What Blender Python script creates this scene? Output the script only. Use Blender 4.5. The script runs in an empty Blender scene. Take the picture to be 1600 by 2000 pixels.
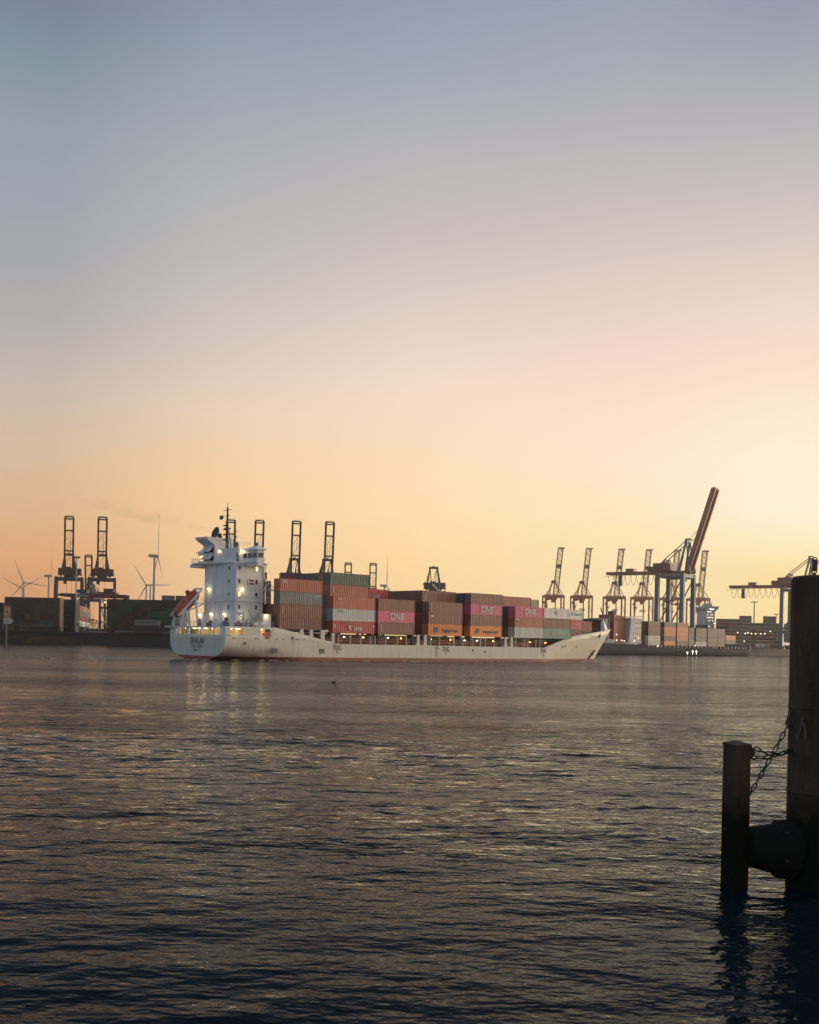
import bpy, math, random
import numpy as np
from mathutils import Vector, Matrix, Euler
random.seed(7)
R = math.radians
SC = bpy.context.scene
COL = SC.collection

# ------------------------------------------------------------------ camera, sky, sun, exposure
F, EYE, YH, ROLL = 2200.0, 4.8, 1254.0, R(1.2)      # focal length in photo pixels, eye height, horizon row, roll
cam_d = bpy.data.cameras.new('camera'); cam = bpy.data.objects.new('camera', cam_d); COL.objects.link(cam)
cam_d.sensor_fit = 'HORIZONTAL'; cam_d.sensor_width = 24.0; cam_d.lens = 24.0 * F / 1600.0
cam_d.shift_y = (YH - 1000.0) / 1600.0
cam_d.clip_start = 0.1; cam_d.clip_end = 9000
cam.matrix_world = Matrix.Translation((0, 0, EYE)) @ Euler((R(90), 0, 0)).to_matrix().to_4x4() @ Matrix.Rotation(ROLL, 4, 'Z')
SC.camera = cam
SC.view_settings.view_transform = 'Standard'; SC.view_settings.look = 'None'
SC.view_settings.exposure = 0.0; SC.view_settings.gamma = 1.0; SC.view_settings.use_curve_mapping = False
SC.cycles.use_denoising = True
SC.cycles.max_bounces = 6; SC.cycles.diffuse_bounces = 3; SC.cycles.glossy_bounces = 3
SC.cycles.volume_bounces = 1; SC.cycles.caustics_reflective = False; SC.cycles.caustics_refractive = False
SC.cycles.sample_clamp_indirect = 4.0

def lin(c):
    return tuple(((v / 255) / 12.92 if v / 255 <= 0.04045 else ((v / 255 + 0.055) / 1.055) ** 2.4) for v in c)

SUN_AZ, SUN_EL = R(60), R(3.0)            # azimuth to the right of the view direction
SUNDIR = Vector((math.sin(SUN_AZ) * math.cos(SUN_EL), math.cos(SUN_AZ) * math.cos(SUN_EL), math.sin(SUN_EL)))
W = bpy.data.worlds.new('World'); SC.world = W; W.use_nodes = True
nt = W.node_tree; nt.nodes.clear()
def N(t, **k):
    n = nt.nodes.new(t)
    for a, b in k.items(): setattr(n, a, b)
    return n
def wmath(op, a, b=None, clamp=False):
    n = N('ShaderNodeMath', operation=op, use_clamp=clamp)
    for i, v in enumerate((a, b)):
        if v is None: continue
        if isinstance(v, (int, float)): n.inputs[i].default_value = v
        else: nt.links.new(v, n.inputs[i])
    return n.outputs[0]
tc = N('ShaderNodeTexCoord'); sep = N('ShaderNodeSeparateXYZ'); nrm = N('ShaderNodeVectorMath', operation='NORMALIZE')
nt.links.new(tc.outputs['Generated'], nrm.inputs[0]); nt.links.new(nrm.outputs[0], sep.inputs[0])
dx, dy, dz = sep.outputs
hl = wmath('SQRT', wmath('ADD', wmath('MULTIPLY', dx, dx), wmath('ADD', wmath('MULTIPLY', dy, dy), 1e-6)))
cosd = wmath('DIVIDE', wmath('ADD', wmath('MULTIPLY', dx, math.sin(SUN_AZ)), wmath('MULTIPLY', dy, math.cos(SUN_AZ))), hl)
zc = wmath('MAXIMUM', dz, 0.0)
def ramp(stops, gain=1.0):
    n = N('ShaderNodeValToRGB'); cr = n.color_ramp; cr.interpolation = 'LINEAR'
    while len(cr.elements) < len(stops): cr.elements.new(0.5)
    for e, (p, c) in zip(cr.elements, stops):
        e.position = p; e.color = (c[0] * gain, c[1] * gain, c[2] * gain, 1)
    nt.links.new(zc, n.inputs[0]); return n.outputs[0]
SKY_A = [(0.0, (.310, .370, .450)), (.10, (.310, .380, .470)), (.3, (.300, .385, .490)), (.6, (.250, .325, .430)), (1.0, (.190, .245, .330))]
SKY_L = [(0.000, (0.7273, 0.3394, 0.1446)), (0.043, (0.7498, 0.3499, 0.1491)), (0.065, (0.8197, 0.4125, 0.1770)), (0.103, (0.7600, 0.4753, 0.2716)), (0.156, (0.7037, 0.5180, 0.3578)), (0.207, (0.5901, 0.5017, 0.4278)), (0.257, (0.4611, 0.4294, 0.4168)), (0.304, (0.3905, 0.3974, 0.4215)), (0.350, (0.3390, 0.3764, 0.4345)), (0.393, (0.2988, 0.3524, 0.4061)), (0.434, (0.2338, 0.3030, 0.3568)), (0.472, (0.1853, 0.2317, 0.2964)), (0.700, (0.2100, 0.2550, 0.3300)), (1.000, (0.1700, 0.2200, 0.3000))]
SKY_K = [(0.000, (0.9286, 0.6242, 0.3250)), (0.127, (0.9573, 0.6435, 0.3351)), (0.153, (0.9190, 0.6363, 0.3896)), (0.195, (0.8355, 0.6486, 0.4907)), (0.237, (0.7061, 0.5923, 0.5123)), (0.277, (0.6107, 0.5444, 0.5036)), (0.316, (0.5263, 0.4945, 0.4772)), (0.362, (0.4540, 0.4594, 0.4698)), (0.406, (0.3882, 0.4065, 0.4599)), (0.447, (0.3095, 0.3743, 0.4341)), (0.486, (0.2573, 0.3135, 0.4044)), (0.700, (0.2100, 0.2550, 0.3300)), (1.000, (0.1700, 0.2200, 0.3000))]
SKY_M = [(0.000, (1.0287, 0.7220, 0.3494)), (0.074, (1.0605, 0.7443, 0.3602)), (0.115, (1.0416, 0.7618, 0.4445)), (0.159, (1.0133, 0.7466, 0.5056)), (0.223, (0.9129, 0.7316, 0.5979)), (0.285, (0.7361, 0.6270, 0.5563)), (0.343, (0.5907, 0.5166, 0.5012)), (0.398, (0.4826, 0.4705, 0.4840)), (0.448, (0.3562, 0.4035, 0.4743)), (0.495, (0.2898, 0.3471, 0.4405)), (0.700, (0.2100, 0.2550, 0.3300)), (1.000, (0.1700, 0.2200, 0.3000))]
SKY_Q = [(0.000, (0.9836, 0.7932, 0.4599)), (0.097, (1.0140, 0.8177, 0.4741)), (0.117, (1.0209, 0.8331, 0.5478)), (0.160, (1.0077, 0.8115, 0.6246)), (0.202, (0.9905, 0.7681, 0.6040)), (0.244, (0.9130, 0.6998, 0.5936)), (0.304, (0.7506, 0.6258, 0.5499)), (0.360, (0.5968, 0.5267, 0.5056)), (0.429, (0.4413, 0.4364, 0.4802)), (0.492, (0.3247, 0.3657, 0.4451)), (0.700, (0.2100, 0.2550, 0.3300)), (1.000, (0.1700, 0.2200, 0.3000))]
SKY_R = [(0.000, (0.9499, 0.7247, 0.3283)), (0.064, (0.9793, 0.7471, 0.3385)), (0.090, (0.9957, 0.8503, 0.5337)), (0.116, (0.9899, 0.8930, 0.6809)), (0.158, (0.9915, 0.8820, 0.6941)), (0.199, (0.9794, 0.8131, 0.6312)), (0.239, (0.9514, 0.7342, 0.6028)), (0.279, (0.8496, 0.6874, 0.5884)), (0.316, (0.7314, 0.6160, 0.5476)), (0.370, (0.5721, 0.5173, 0.5033)), (0.421, (0.4338, 0.4330, 0.4730)), (0.483, (0.2932, 0.3248, 0.4085)), (0.700, (0.2100, 0.2550, 0.3300)), (1.000, (0.1700, 0.2200, 0.3000))]
SKY_S = [(z, tuple(v * (1 + 5.0 * max(0, 1 - z / .45)) for v in c)) for z, c in SKY_R]
def wmix(f, a, b):
    n = N('ShaderNodeMix', data_type='RGBA'); n.clamp_factor = True
    nt.links.new(f, n.inputs[0]); nt.links.new(a, n.inputs[6]); nt.links.new(b, n.inputs[7]); return n.outputs[2]
def seg(a, b):
    n = N('ShaderNodeMapRange'); n.clamp = True
    n.inputs[1].default_value = a; n.inputs[2].default_value = b; nt.links.new(cosd, n.inputs[0]); return n.outputs[0]
colr = wmix(seg(math.cos(R(140)), math.cos(R(77.7))), ramp(SKY_A), ramp(SKY_L))
colr = wmix(seg(math.cos(R(77.7)), math.cos(R(70.3))), colr, ramp(SKY_K))
colr = wmix(seg(math.cos(R(70.3)), math.cos(R(60.0))), colr, ramp(SKY_M))
colr = wmix(seg(math.cos(R(60.0)), math.cos(R(49.2))), colr, ramp(SKY_Q))
colr = wmix(seg(math.cos(R(49.2)), math.cos(R(42.3))), colr, ramp(SKY_R))
colr = wmix(seg(math.cos(R(39)), math.cos(R(12))), colr, ramp(SKY_S))     # afterglow over the setting sun, right of the frame
bg = N('ShaderNodeBackground'); nt.links.new(colr, bg.inputs[0]); bg.inputs[1].default_value = 1.0
ow = N('ShaderNodeOutputWorld'); nt.links.new(bg.outputs[0], ow.inputs[0])

sun_d = bpy.data.lights.new('sun', 'SUN'); sun_d.energy = 2.0; sun_d.angle = R(7.0); sun_d.color = (1.0, 0.76, 0.55)
sun = bpy.data.objects.new('sun', sun_d); COL.objects.link(sun)
sun.rotation_euler = (-SUNDIR).to_track_quat('-Z', 'Y').to_euler()

# ------------------------------------------------------------------ helpers
def pix(x, y, Y):
    """world point at depth Y for a photo pixel"""
    a, b = x - 800, y - YH
    u, v = a * math.cos(ROLL) + b * math.sin(ROLL), -a * math.sin(ROLL) + b * math.cos(ROLL)
    return Vector((u / F * Y, Y, EYE - v / F * Y))

def props(o, label=None, cat=None, group=None, kind=None):
    if label: o['label'] = label
    if cat: o['category'] = cat
    if group: o['group'] = group
    if kind: o['kind'] = kind
    return o
def thing(name, label, cat, loc=(0, 0, 0), rz=0.0, group=None):
    o = bpy.data.objects.new(name, None); COL.objects.link(o); o.empty_display_size = 0.5
    o.location = loc; o.rotation_euler = (0, 0, rz)
    return props(o, label, cat, group)

class MB:
    def __init__(s): s.v = []; s.f = []
    def add(s, vs, fs):
        n = len(s.v); s.v += [tuple(p) for p in vs]; s.f += [tuple(i + n for i in q) for q in fs]; return s
    def box(s, x0, x1, y0, y1, z0, z1):
        return s.add([(x0, y0, z0), (x1, y0, z0), (x1, y1, z0), (x0, y1, z0), (x0, y0, z1), (x1, y0, z1), (x1, y1, z1), (x0, y1, z1)],
                     [(3, 2, 1, 0), (4, 5, 6, 7), (0, 1, 5, 4), (1, 2, 6, 5), (2, 3, 7, 6), (3, 0, 4, 7)])
    def beam(s, a, b, w, h=None, w2=None, h2=None):
        a, b = Vector(a), Vector(b); h = h or w; w2 = w2 or w; h2 = h2 or (h if w2 == w else h * w2 / w)
        d = (b - a).normalized(); up = Vector((0, 0, 1)) if abs(d.z) < .95 else Vector((1, 0, 0))
        r = d.cross(up).normalized(); u = r.cross(d).normalized(); vs = []
        for p, ww, hh in ((a, w, h), (b, w2, h2)):
            for sx, sz in ((-1, -1), (1, -1), (1, 1), (-1, 1)): vs.append(p + r * ww / 2 * sx + u * hh / 2 * sz)
        return s.add(vs, [(0, 1, 2, 3), (7, 6, 5, 4), (4, 5, 1, 0), (5, 6, 2, 1), (6, 7, 3, 2), (7, 4, 0, 3)])
    def tube(s, a, b, r0, r1=None, n=8, cap=True):
        a, b = Vector(a), Vector(b); r1 = r0 if r1 is None else r1
        d = (b - a).normalized(); up = Vector((0, 0, 1)) if abs(d.z) < .95 else Vector((1, 0, 0))
        x = d.cross(up).normalized(); y = x.cross(d).normalized(); vs = []
        for p, r in ((a, r0), (b, r1)):
            for i in range(n):
                t = 2 * math.pi * i / n; vs.append(p + x * r * math.cos(t) + y * r * math.sin(t))
        fs = [(i, (i + 1) % n, n + (i + 1) % n, n + i) for i in range(n)]
        if cap: fs += [tuple(range(n))[::-1], tuple(range(n, 2 * n))]
        return s.add(vs, fs)
    def path(s, pts, r, n=5):
        for a, b in zip(pts[:-1], pts[1:]): s.tube(a, b, r, r, n, cap=False)
        return s
    def lathe(s, prof, n=16, M=None):
        """prof: (radius, z) pairs about z"""
        vs = []
        for r, z in prof:
            for i in range(n):
                t = 2 * math.pi * i / n; p = Vector((r * math.cos(t), r * math.sin(t), z)); vs.append(M @ p if M else p)
        fs = []
        for k in range(len(prof) - 1):
            for i in range(n): fs.append((k * n + i, k * n + (i + 1) % n, (k + 1) * n + (i + 1) % n, (k + 1) * n + i))
        fs += [tuple(range(n))[::-1], tuple(range((len(prof) - 1) * n, len(prof) * n))]
        return s.add(vs, fs)
    def prism(s, poly, axis, a, b):
        """poly of 2-D points extruded along axis ('x','y','z') from a to b"""
        def P(p, k):
            return {'x': (k, p[0], p[1]), 'y': (p[0], k, p[1]), 'z': (p[0], p[1], k)}[axis]
        n = len(poly); vs = [P(p, a) for p in poly] + [P(p, b) for p in poly]
        fs = [(i, (i + 1) % n, n + (i + 1) % n, n + i) for i in range(n)] + [tuple(range(n))[::-1], tuple(range(n, 2 * n))]
        return s.add(vs, fs)
    def mesh(s, name, smooth=False):
        me = bpy.data.meshes.new(name); me.from_pydata(s.v, [], s.f); me.validate()
        import bmesh
        bm = bmesh.new(); bm.from_mesh(me); bmesh.ops.recalc_face_normals(bm, faces=bm.faces); bm.to_mesh(me); bm.free()
        if smooth: me.shade_smooth()
        return me
    def build(s, name, m, parent=None, smooth=False, **kw):
        me = s.mesh(name, smooth); o = bpy.data.objects.new(name, me); COL.objects.link(o)
        if m: me.materials.append(m)
        if parent: o.parent = parent
        return props(o, **kw)

def inst(name, me, m, loc=(0, 0, 0), rz=0, parent=None, **kw):
    """object sharing mesh data, with its own material"""
    o = bpy.data.objects.new(name, me); COL.objects.link(o)
    if m:
        if not me.materials: me.materials.append(m)
        o.material_slots[0].link = 'OBJECT'; o.material_slots[0].material = m
    o.location = loc; o.rotation_euler = (0, 0, rz)
    if parent: o.parent = parent
    return props(o, **kw)

MATS = {}
def mat(name, col, rough=.6, metal=0.0, var=.18, scale=.6, streak=1.0, dirt=None, rnd=0.0, bump=0.0, spec=.5):
    """paint / steel with uneven tone: noise in world space, stretched downwards by streak; rnd = variation from object to object"""
    if name in MATS: return MATS[name]
    m = bpy.data.materials.new(name); MATS[name] = m; m.use_nodes = True; t = m.node_tree; L = t.links
    b = t.nodes['Principled BSDF']; b.inputs['Roughness'].default_value = rough; b.inputs['Metallic'].default_value = metal
    b.inputs['Specular IOR Level'].default_value = spec
    g = t.nodes.new('ShaderNodeNewGeometry'); mp = t.nodes.new('ShaderNodeMapping'); mp.inputs['Scale'].default_value = (scale, scale, scale / streak)
    L.new(g.outputs['Position'], mp.inputs[0])
    nz = t.nodes.new('ShaderNodeTexNoise'); nz.inputs['Scale'].default_value = 1; nz.inputs['Detail'].default_value = 5; nz.inputs['Roughness'].default_value = .65
    L.new(mp.outputs[0], nz.inputs[0])
    mr = t.nodes.new('ShaderNodeMapRange'); mr.inputs[1].default_value = .3; mr.inputs[2].default_value = .7
    mr.inputs[3].default_value = 1 - var; mr.inputs[4].default_value = 1 + var; L.new(nz.outputs[0], mr.inputs[0])
    val = mr.outputs[0]
    if rnd:
        oi = t.nodes.new('ShaderNodeObjectInfo'); r2 = t.nodes.new('ShaderNodeMapRange')
        r2.inputs[3].default_value = 1 - rnd; r2.inputs[4].default_value = 1 + rnd; L.new(oi.outputs['Random'], r2.inputs[0])
        mu = t.nodes.new('ShaderNodeMath'); mu.operation = 'MULTIPLY'; L.new(val, mu.inputs[0]); L.new(r2.outputs[0], mu.inputs[1]); val = mu.outputs[0]
    sc = t.nodes.new('ShaderNodeVectorMath'); sc.operation = 'SCALE'; sc.inputs[0].default_value = col[:3]; L.new(val, sc.inputs['Scale'])
    out = sc.outputs[0]
    if dirt:
        n2 = t.nodes.new('ShaderNodeTexNoise'); n2.inputs['Scale'].default_value = 2.3; n2.inputs['Detail'].default_value = 6; L.new(mp.outputs[0], n2.inputs[0])
        m2 = t.nodes.new('ShaderNodeMapRange'); m2.inputs[1].default_value = .55; m2.inputs[2].default_value = .72; L.new(n2.outputs[0], m2.inputs[0])
        m3 = t.nodes.new('ShaderNodeMath'); m3.operation = 'MULTIPLY'; m3.inputs[1].default_value = dirt[3]; L.new(m2.outputs[0], m3.inputs[0])
        mx = t.nodes.new('ShaderNodeMix'); mx.data_type = 'RGBA'; L.new(m3.outputs[0], mx.inputs[0]); L.new(out, mx.inputs[6]); mx.inputs[7].default_value = (*dirt[:3], 1); out = mx.outputs[2]
    L.new(out, b.inputs['Base Color'])
    if bump:
        bp = t.nodes.new('ShaderNodeBump'); bp.inputs['Strength'].default_value = bump; bp.inputs['Distance'].default_value = .05
        n4 = t.nodes.new('ShaderNodeTexNoise'); n4.inputs['Scale'].default_value = 9; n4.inputs['Detail'].default_value = 6; L.new(g.outputs['Position'], n4.inputs[0])
        L.new(n4.outputs[0], bp.inputs['Height']); L.new(bp.outputs[0], b.inputs['Normal'])
    return m
def emit(name, col, s):
    if name in MATS: return MATS[name]
    m = bpy.data.materials.new(name); MATS[name] = m; m.use_nodes = True; t = m.node_tree
    b = t.nodes['Principled BSDF']; b.inputs['Base Color'].default_value = (*col, 1); b.inputs['Emission Color'].default_value = (*col, 1); b.inputs['Emission Strength'].default_value = s
    return m

RUST = (.16, .07, .035)
M_white = mat('ship_white_paint', (.80, .80, .80), .5, var=.06, scale=.6, streak=7, dirt=(.42, .34, .26, .22), spec=.3)
M_hull = mat('hull_cream_paint', (.72, .68, .59), .55, var=.07, scale=.75, streak=9, dirt=(.33, .24, .16, .34), spec=.3)
M_boot = mat('boot_top_red', (.30, .07, .05), .6, var=.25, scale=.3, dirt=(.1, .06, .05, .6))
M_coam = mat('deck_red_brown', (.22, .075, .055), .7, var=.2, scale=.4, dirt=(.08, .05, .04, .4))
M_black = mat('black_paint', (.02, .02, .02), .5, var=.2)
M_dark = mat('dark_steel', (.045, .042, .04), .6, var=.25, scale=.5)
M_grey = mat('grey_steel', (.25, .26, .27), .5, var=.15, scale=.5)
M_letter = mat('dark_lettering', (.05, .06, .07), .6, var=.1)
M_wletter = mat('white_lettering', (.72, .70, .66), .6, var=.08)
M_glass = mat('dark_glass', (.015, .018, .022), .08, var=.05, spec=.8)
M_orange = mat('lifeboat_orange', (.46, .085, .035), .45, var=.08, scale=.5)
M_lamp = emit('lamp_warm', (1.0, .74, .38), 7.0)
M_lampy = emit('lamp_amber', (1.0, .55, .12), 9.0)
M_lampw = emit('lamp_white', (1.0, .86, .66), 6.0)
M_litwin = emit('lit_window', (1.0, .70, .32), 1.6)

def text(name, s, size, m, parent, loc, rot=(R(90), 0, 0), xs=1.0, bold=0.0):
    c = bpy.data.curves.new(name, 'FONT'); c.body = s; c.size = size; c.extrude = .015; c.offset = bold; c.align_x = 'CENTER'; c.align_y = 'CENTER'; c.resolution_u = 3
    o = bpy.data.objects.new('tmp', c); COL.objects.link(o)
    me = bpy.data.meshes.new_from_object(o.evaluated_get(bpy.context.evaluated_depsgraph_get()))
    bpy.data.objects.remove(o); bpy.data.curves.remove(c); me.name = name
    me.materials.clear(); me.materials.append(m)
    q = bpy.data.objects.new(name, me); COL.objects.link(q); q.parent = parent; q.location = loc; q.rotation_euler = rot; q.scale = (xs, 1, 1)
    return q
def point(name, loc, e, col=(1, .74, .40), r=.25, parent=None):
    d = bpy.data.lights.new(name, 'POINT'); d.energy = e; d.color = col; d.shadow_soft_size = r
    o = bpy.data.objects.new(name, d); COL.objects.link(o); o.location = loc
    if parent: o.parent = parent
    return o
ORD = ['first', 'second', 'third', 'fourth', 'fifth', 'sixth', 'seventh', 'eighth', 'ninth', 'tenth', 'eleventh', 'twelfth',
       'thirteenth', 'fourteenth', 'fifteenth', 'sixteenth', 'seventeenth', 'eighteenth', 'nineteenth', 'twentieth']

# ------------------------------------------------------------------ water
WATER_GLOSS = 1.0
RIPPLES = ((.05, .08, 3, 3), (.14, .10, 3, -5), (.45, .14, 2, 6), (1.4, .20, 2, -8), (4.0, .22, 2, 14), (10.0, .16, 1, 0))
def build_water():
    inv = np.linspace(1 / 10.5, 1 / 170.0, 820); rows = list(1 / inv)
    while rows[-1] < 560: rows.append(rows[-1] * 1.022)
    rows = np.array(rows); nr = len(rows); nc = 640
    tx = np.linspace(-.52, .52, nc)
    Y = np.repeat(rows[:, None], nc, 1); X = Y * tx[None, :]
    dY = np.gradient(rows)[:, None]; dX = rows[:, None] * (tx[1] - tx[0]); sp = np.maximum(dY, dX)
    rng = np.random.default_rng(5); Z = np.zeros_like(X)
    # slow patches of rougher and calmer water
    mod = np.zeros_like(X)
    for k in range(9):
        lam = rng.uniform(9, 60); a = rng.normal(math.pi / 2, .5); kk = 2 * math.pi / lam
        mod += np.sin(kk * (X * math.cos(a) * .5 + Y * math.sin(a)) + rng.uniform(0, 6.28))
    mod = np.clip(.8 + .2 * mod, .3, 1.5)
    nw = 130
    for k in range(nw):
        lam = 0.28 * (9.0 / .28) ** (k / (nw - 1)); kk = 2 * math.pi / lam
        a = rng.normal(math.pi * .5 + .22, .85 if lam < 2.5 else .45) + (math.pi if rng.random() < .15 else 0)
        slope = .0185 * (1.0 if lam > .45 else (lam / .45) ** .5) * (1.0 if lam < .9 else (.9 / lam) ** .85)
        w = np.clip((lam / sp - 2.0) / 2.0, 0, 1)
        ph = kk * (X * math.cos(a) + Y * math.sin(a)) + rng.uniform(0, 6.28)
        s = np.sin(ph); Z += w * slope / kk * (s + .22 * np.cos(2 * ph)) * (mod if lam < 4 else 1)
    fade = np.clip((560 - Y) / 250, 0, 1) * np.clip(.6 + .4 * (Y - 14) / 35, .6, 1); Z *= fade
    co = np.stack([X, Y, Z], -1).reshape(-1, 3).astype(np.float32)
    i = np.arange((nr - 1) * nc).reshape(nr - 1, nc)[:, :-1].ravel()
    q = np.stack([i, i + 1, i + nc + 1, i + nc], 1).astype(np.int32)
    # flat water round the waved sheet, out to the far banks and behind the camera
    y0, y1 = rows[0], rows[-1]; n = len(co); s = .52; BX = 2500
    ext = np.array([(-s * y0, y0, 0), (s * y0, y0, 0), (s * y1, y1, 0), (-s * y1, y1, 0), (-BX, -80, 0), (BX, -80, 0), (BX, 3200, 0), (-BX, 3200, 0)], np.float32)
    co = np.concatenate([co, ext])
    eq = np.array([(n + 4, n + 5, n + 1, n), (n + 5, n + 6, n + 2, n + 1), (n + 3, n + 2, n + 6, n + 7), (n + 4, n, n + 3, n + 7)], np.int32)
    q = np.concatenate([q, eq])
    me = bpy.data.meshes.new('water'); me.vertices.add(len(co)); me.vertices.foreach_set('co', co.ravel())
    me.loops.add(len(q) * 4); me.loops.foreach_set('vertex_index', q.ravel()); me.polygons.add(len(q))
    me.polygons.foreach_set('loop_start', np.arange(0, len(q) * 4, 4, dtype=np.int32)); me.update(); me.validate(); me.shade_smooth()
    m = bpy.data.materials.new('river_water'); m.use_nodes = True; t = m.node_tree; L = t.links; t.nodes.clear()
    def nd(k, **kw):
        n = t.nodes.new(k)
        for a_, b_ in kw.items(): setattr(n, a_, b_)
        return n
    def ma(op, *ins):
        n = nd('ShaderNodeMath', operation=op)
        for i, v in enumerate(ins):
            if isinstance(v, (int, float)): n.inputs[i].default_value = v
            else: L.new(v, n.inputs[i])
        return n.outputs[0]
    g = nd('ShaderNodeNewGeometry'); E = .03
    def height(off):                                  # wind ripples too fine for the mesh: sum of stretched noises, metres
        p = nd('ShaderNodeVectorMath', operation='ADD'); L.new(g.outputs['Position'], p.inputs[0]); p.inputs[1].default_value = off; h = None
        for k, (sc, wt, det, rot) in enumerate(RIPPLES):
            mp = nd('ShaderNodeMapping'); mp.inputs['Scale'].default_value = (sc * .75, sc * 1.25, sc); mp.inputs['Rotation'].default_value = (0, 0, R(rot)); mp.inputs['Location'].default_value = (7.3 * k, 3.1 * k, 0); L.new(p.outputs[0], mp.inputs[0])
            nz = nd('ShaderNodeTexNoise'); nz.inputs['Scale'].default_value = 1; nz.inputs['Detail'].default_value = det; L.new(mp.outputs[0], nz.inputs[0])
            v = ma('MULTIPLY', nz.outputs[0], wt / sc); h = v if h is None else ma('ADD', h, v)
        return h
    h0 = height((0, 0, 0)); mp = nd('ShaderNodeMapping'); mp.inputs['Scale'].default_value = (.014, .06, .02); L.new(g.outputs['Position'], mp.inputs[0])   # cat's-paws of wind
    nz = nd('ShaderNodeTexNoise'); nz.inputs['Scale'].default_value = 1; nz.inputs['Detail'].default_value = 4; L.new(mp.outputs[0], nz.inputs[0])
    mr = nd('ShaderNodeMapRange'); mr.inputs[1].default_value = .35; mr.inputs[2].default_value = .65; mr.inputs[3].default_value = .55; mr.inputs[4].default_value = 1.3; L.new(nz.outputs[0], mr.inputs[0])
    sy = nd('ShaderNodeSeparateXYZ'); L.new(g.outputs['Position'], sy.inputs[0]); sh = nd('ShaderNodeMapRange')      # sheltered water by the near shore
    sh.inputs[1].default_value = 14; sh.inputs[2].default_value = 55; sh.inputs[3].default_value = .6; sh.inputs[4].default_value = 1.0; L.new(sy.outputs[1], sh.inputs[0])
    s2 = nd('ShaderNodeMapRange'); s2.inputs[1].default_value = 60; s2.inputs[2].default_value = 190; s2.inputs[3].default_value = 1.0; s2.inputs[4].default_value = .85; L.new(sy.outputs[1], s2.inputs[0])   # longer, flatter ripples in the fairway
    wind = ma('MULTIPLY', ma('MULTIPLY', mr.outputs[0], sh.outputs[0]), s2.outputs[0])
    gx = ma('MULTIPLY', ma('DIVIDE', ma('SUBTRACT', h0, height((E, 0, 0))), E), wind); gy = ma('MULTIPLY', ma('DIVIDE', ma('SUBTRACT', h0, height((0, E, 0))), E), wind)
    cb = nd('ShaderNodeCombineXYZ'); L.new(gx, cb.inputs[0]); L.new(gy, cb.inputs[1])
    ad = nd('ShaderNodeVectorMath', operation='ADD'); L.new(g.outputs['Normal'], ad.inputs[0]); L.new(cb.outputs[0], ad.inputs[1])
    no = nd('ShaderNodeVectorMath', operation='NORMALIZE'); L.new(ad.outputs[0], no.inputs[0])
    fr = nd('ShaderNodeFresnel'); fr.inputs['IOR'].default_value = 1.075; L.new(no.outputs[0], fr.inputs['Normal'])
    df = nd('ShaderNodeBsdfDiffuse'); df.inputs['Color'].default_value = (.005, .011, .018, 1)          # murky river body
    gl = nd('ShaderNodeBsdfGlossy'); gl.inputs['Color'].default_value = (WATER_GLOSS,) * 3 + (1,); gl.inputs['Roughness'].default_value = .10; L.new(no.outputs[0], gl.inputs['Normal'])
    mx = nd('ShaderNodeMixShader'); L.new(fr.outputs[0], mx.inputs[0]); L.new(df.outputs[0], mx.inputs[1]); L.new(gl.outputs[0], mx.inputs[2])
    ou = nd('ShaderNodeOutputMaterial'); L.new(mx.outputs[0], ou.inputs['Surface'])
    me.materials.append(m)
    o = bpy.data.objects.new('water', me); COL.objects.link(o); props(o, 'dark rippled river water filling the foreground', 'water', kind='structure')
build_water()

# ------------------------------------------------------------------ land
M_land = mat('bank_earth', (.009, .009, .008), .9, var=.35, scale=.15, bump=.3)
M_yard = mat('yard_asphalt', (.055, .055, .055), .85, var=.2, scale=.1)
M_quay = mat('quay_concrete', (.15, .14, .125), .85, var=.25, scale=.3, streak=4, dirt=(.05, .05, .045, .6))
YB = 540.0
def build_land():
    # left bank: a long sloping embankment with the terminal yard behind it
    x0, x1 = -900, 60; n = 84; mb = MB(); rng = random.Random(3)
    prof = [(-1.0, -6), (0.0, 0.0), (6, 2.6), (11, 4.6), (13, 5.8), (15, 6.4)]
    rows = []
    for k in range(n + 1):
        x = x0 + (x1 - x0) * k / n; j = rng.uniform(-.8, .8)
        rows.append([(x, YB + d + j * (1 if i < 4 else 0), z + (rng.uniform(-.3, .3) if 1 < i < 5 else 0)) for i, (d, z) in enumerate([(-4, -1.5)] + prof[1:])])
    m = len(rows[0]); vs = [p for r in rows for p in r]; fs = [(k * m + i, (k + 1) * m + i, (k + 1) * m + i + 1, k * m + i + 1) for k in range(n) for i in range(m - 1)]
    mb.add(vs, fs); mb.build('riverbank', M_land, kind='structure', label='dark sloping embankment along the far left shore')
    MB().prism([(-2500, YB + 15), (60, YB + 15), (60, 3200), (-2500, 3200)], 'z', -2, 6.4).build('terminal_ground', M_yard, kind='structure', label='paved terminal yard behind the left embankment')
    # right: quay with a vertical wall; runs with the berth
    a = Vector((.731, .682)); nn = Vector((-.682, .731)); o = Vector((100, 655)) + nn * 36
    p = [o - a * 20, o + a * 700, o + a * 700 + nn * 1800, Vector((60.2, 3200)), Vector((60.2, 680))]
    MB().prism([(q.x, q.y) for q in p], 'z', -3, 6.4).build('quay', M_quay, kind='structure', label='concrete quay under the cranes on the right')
build_land()

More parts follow.
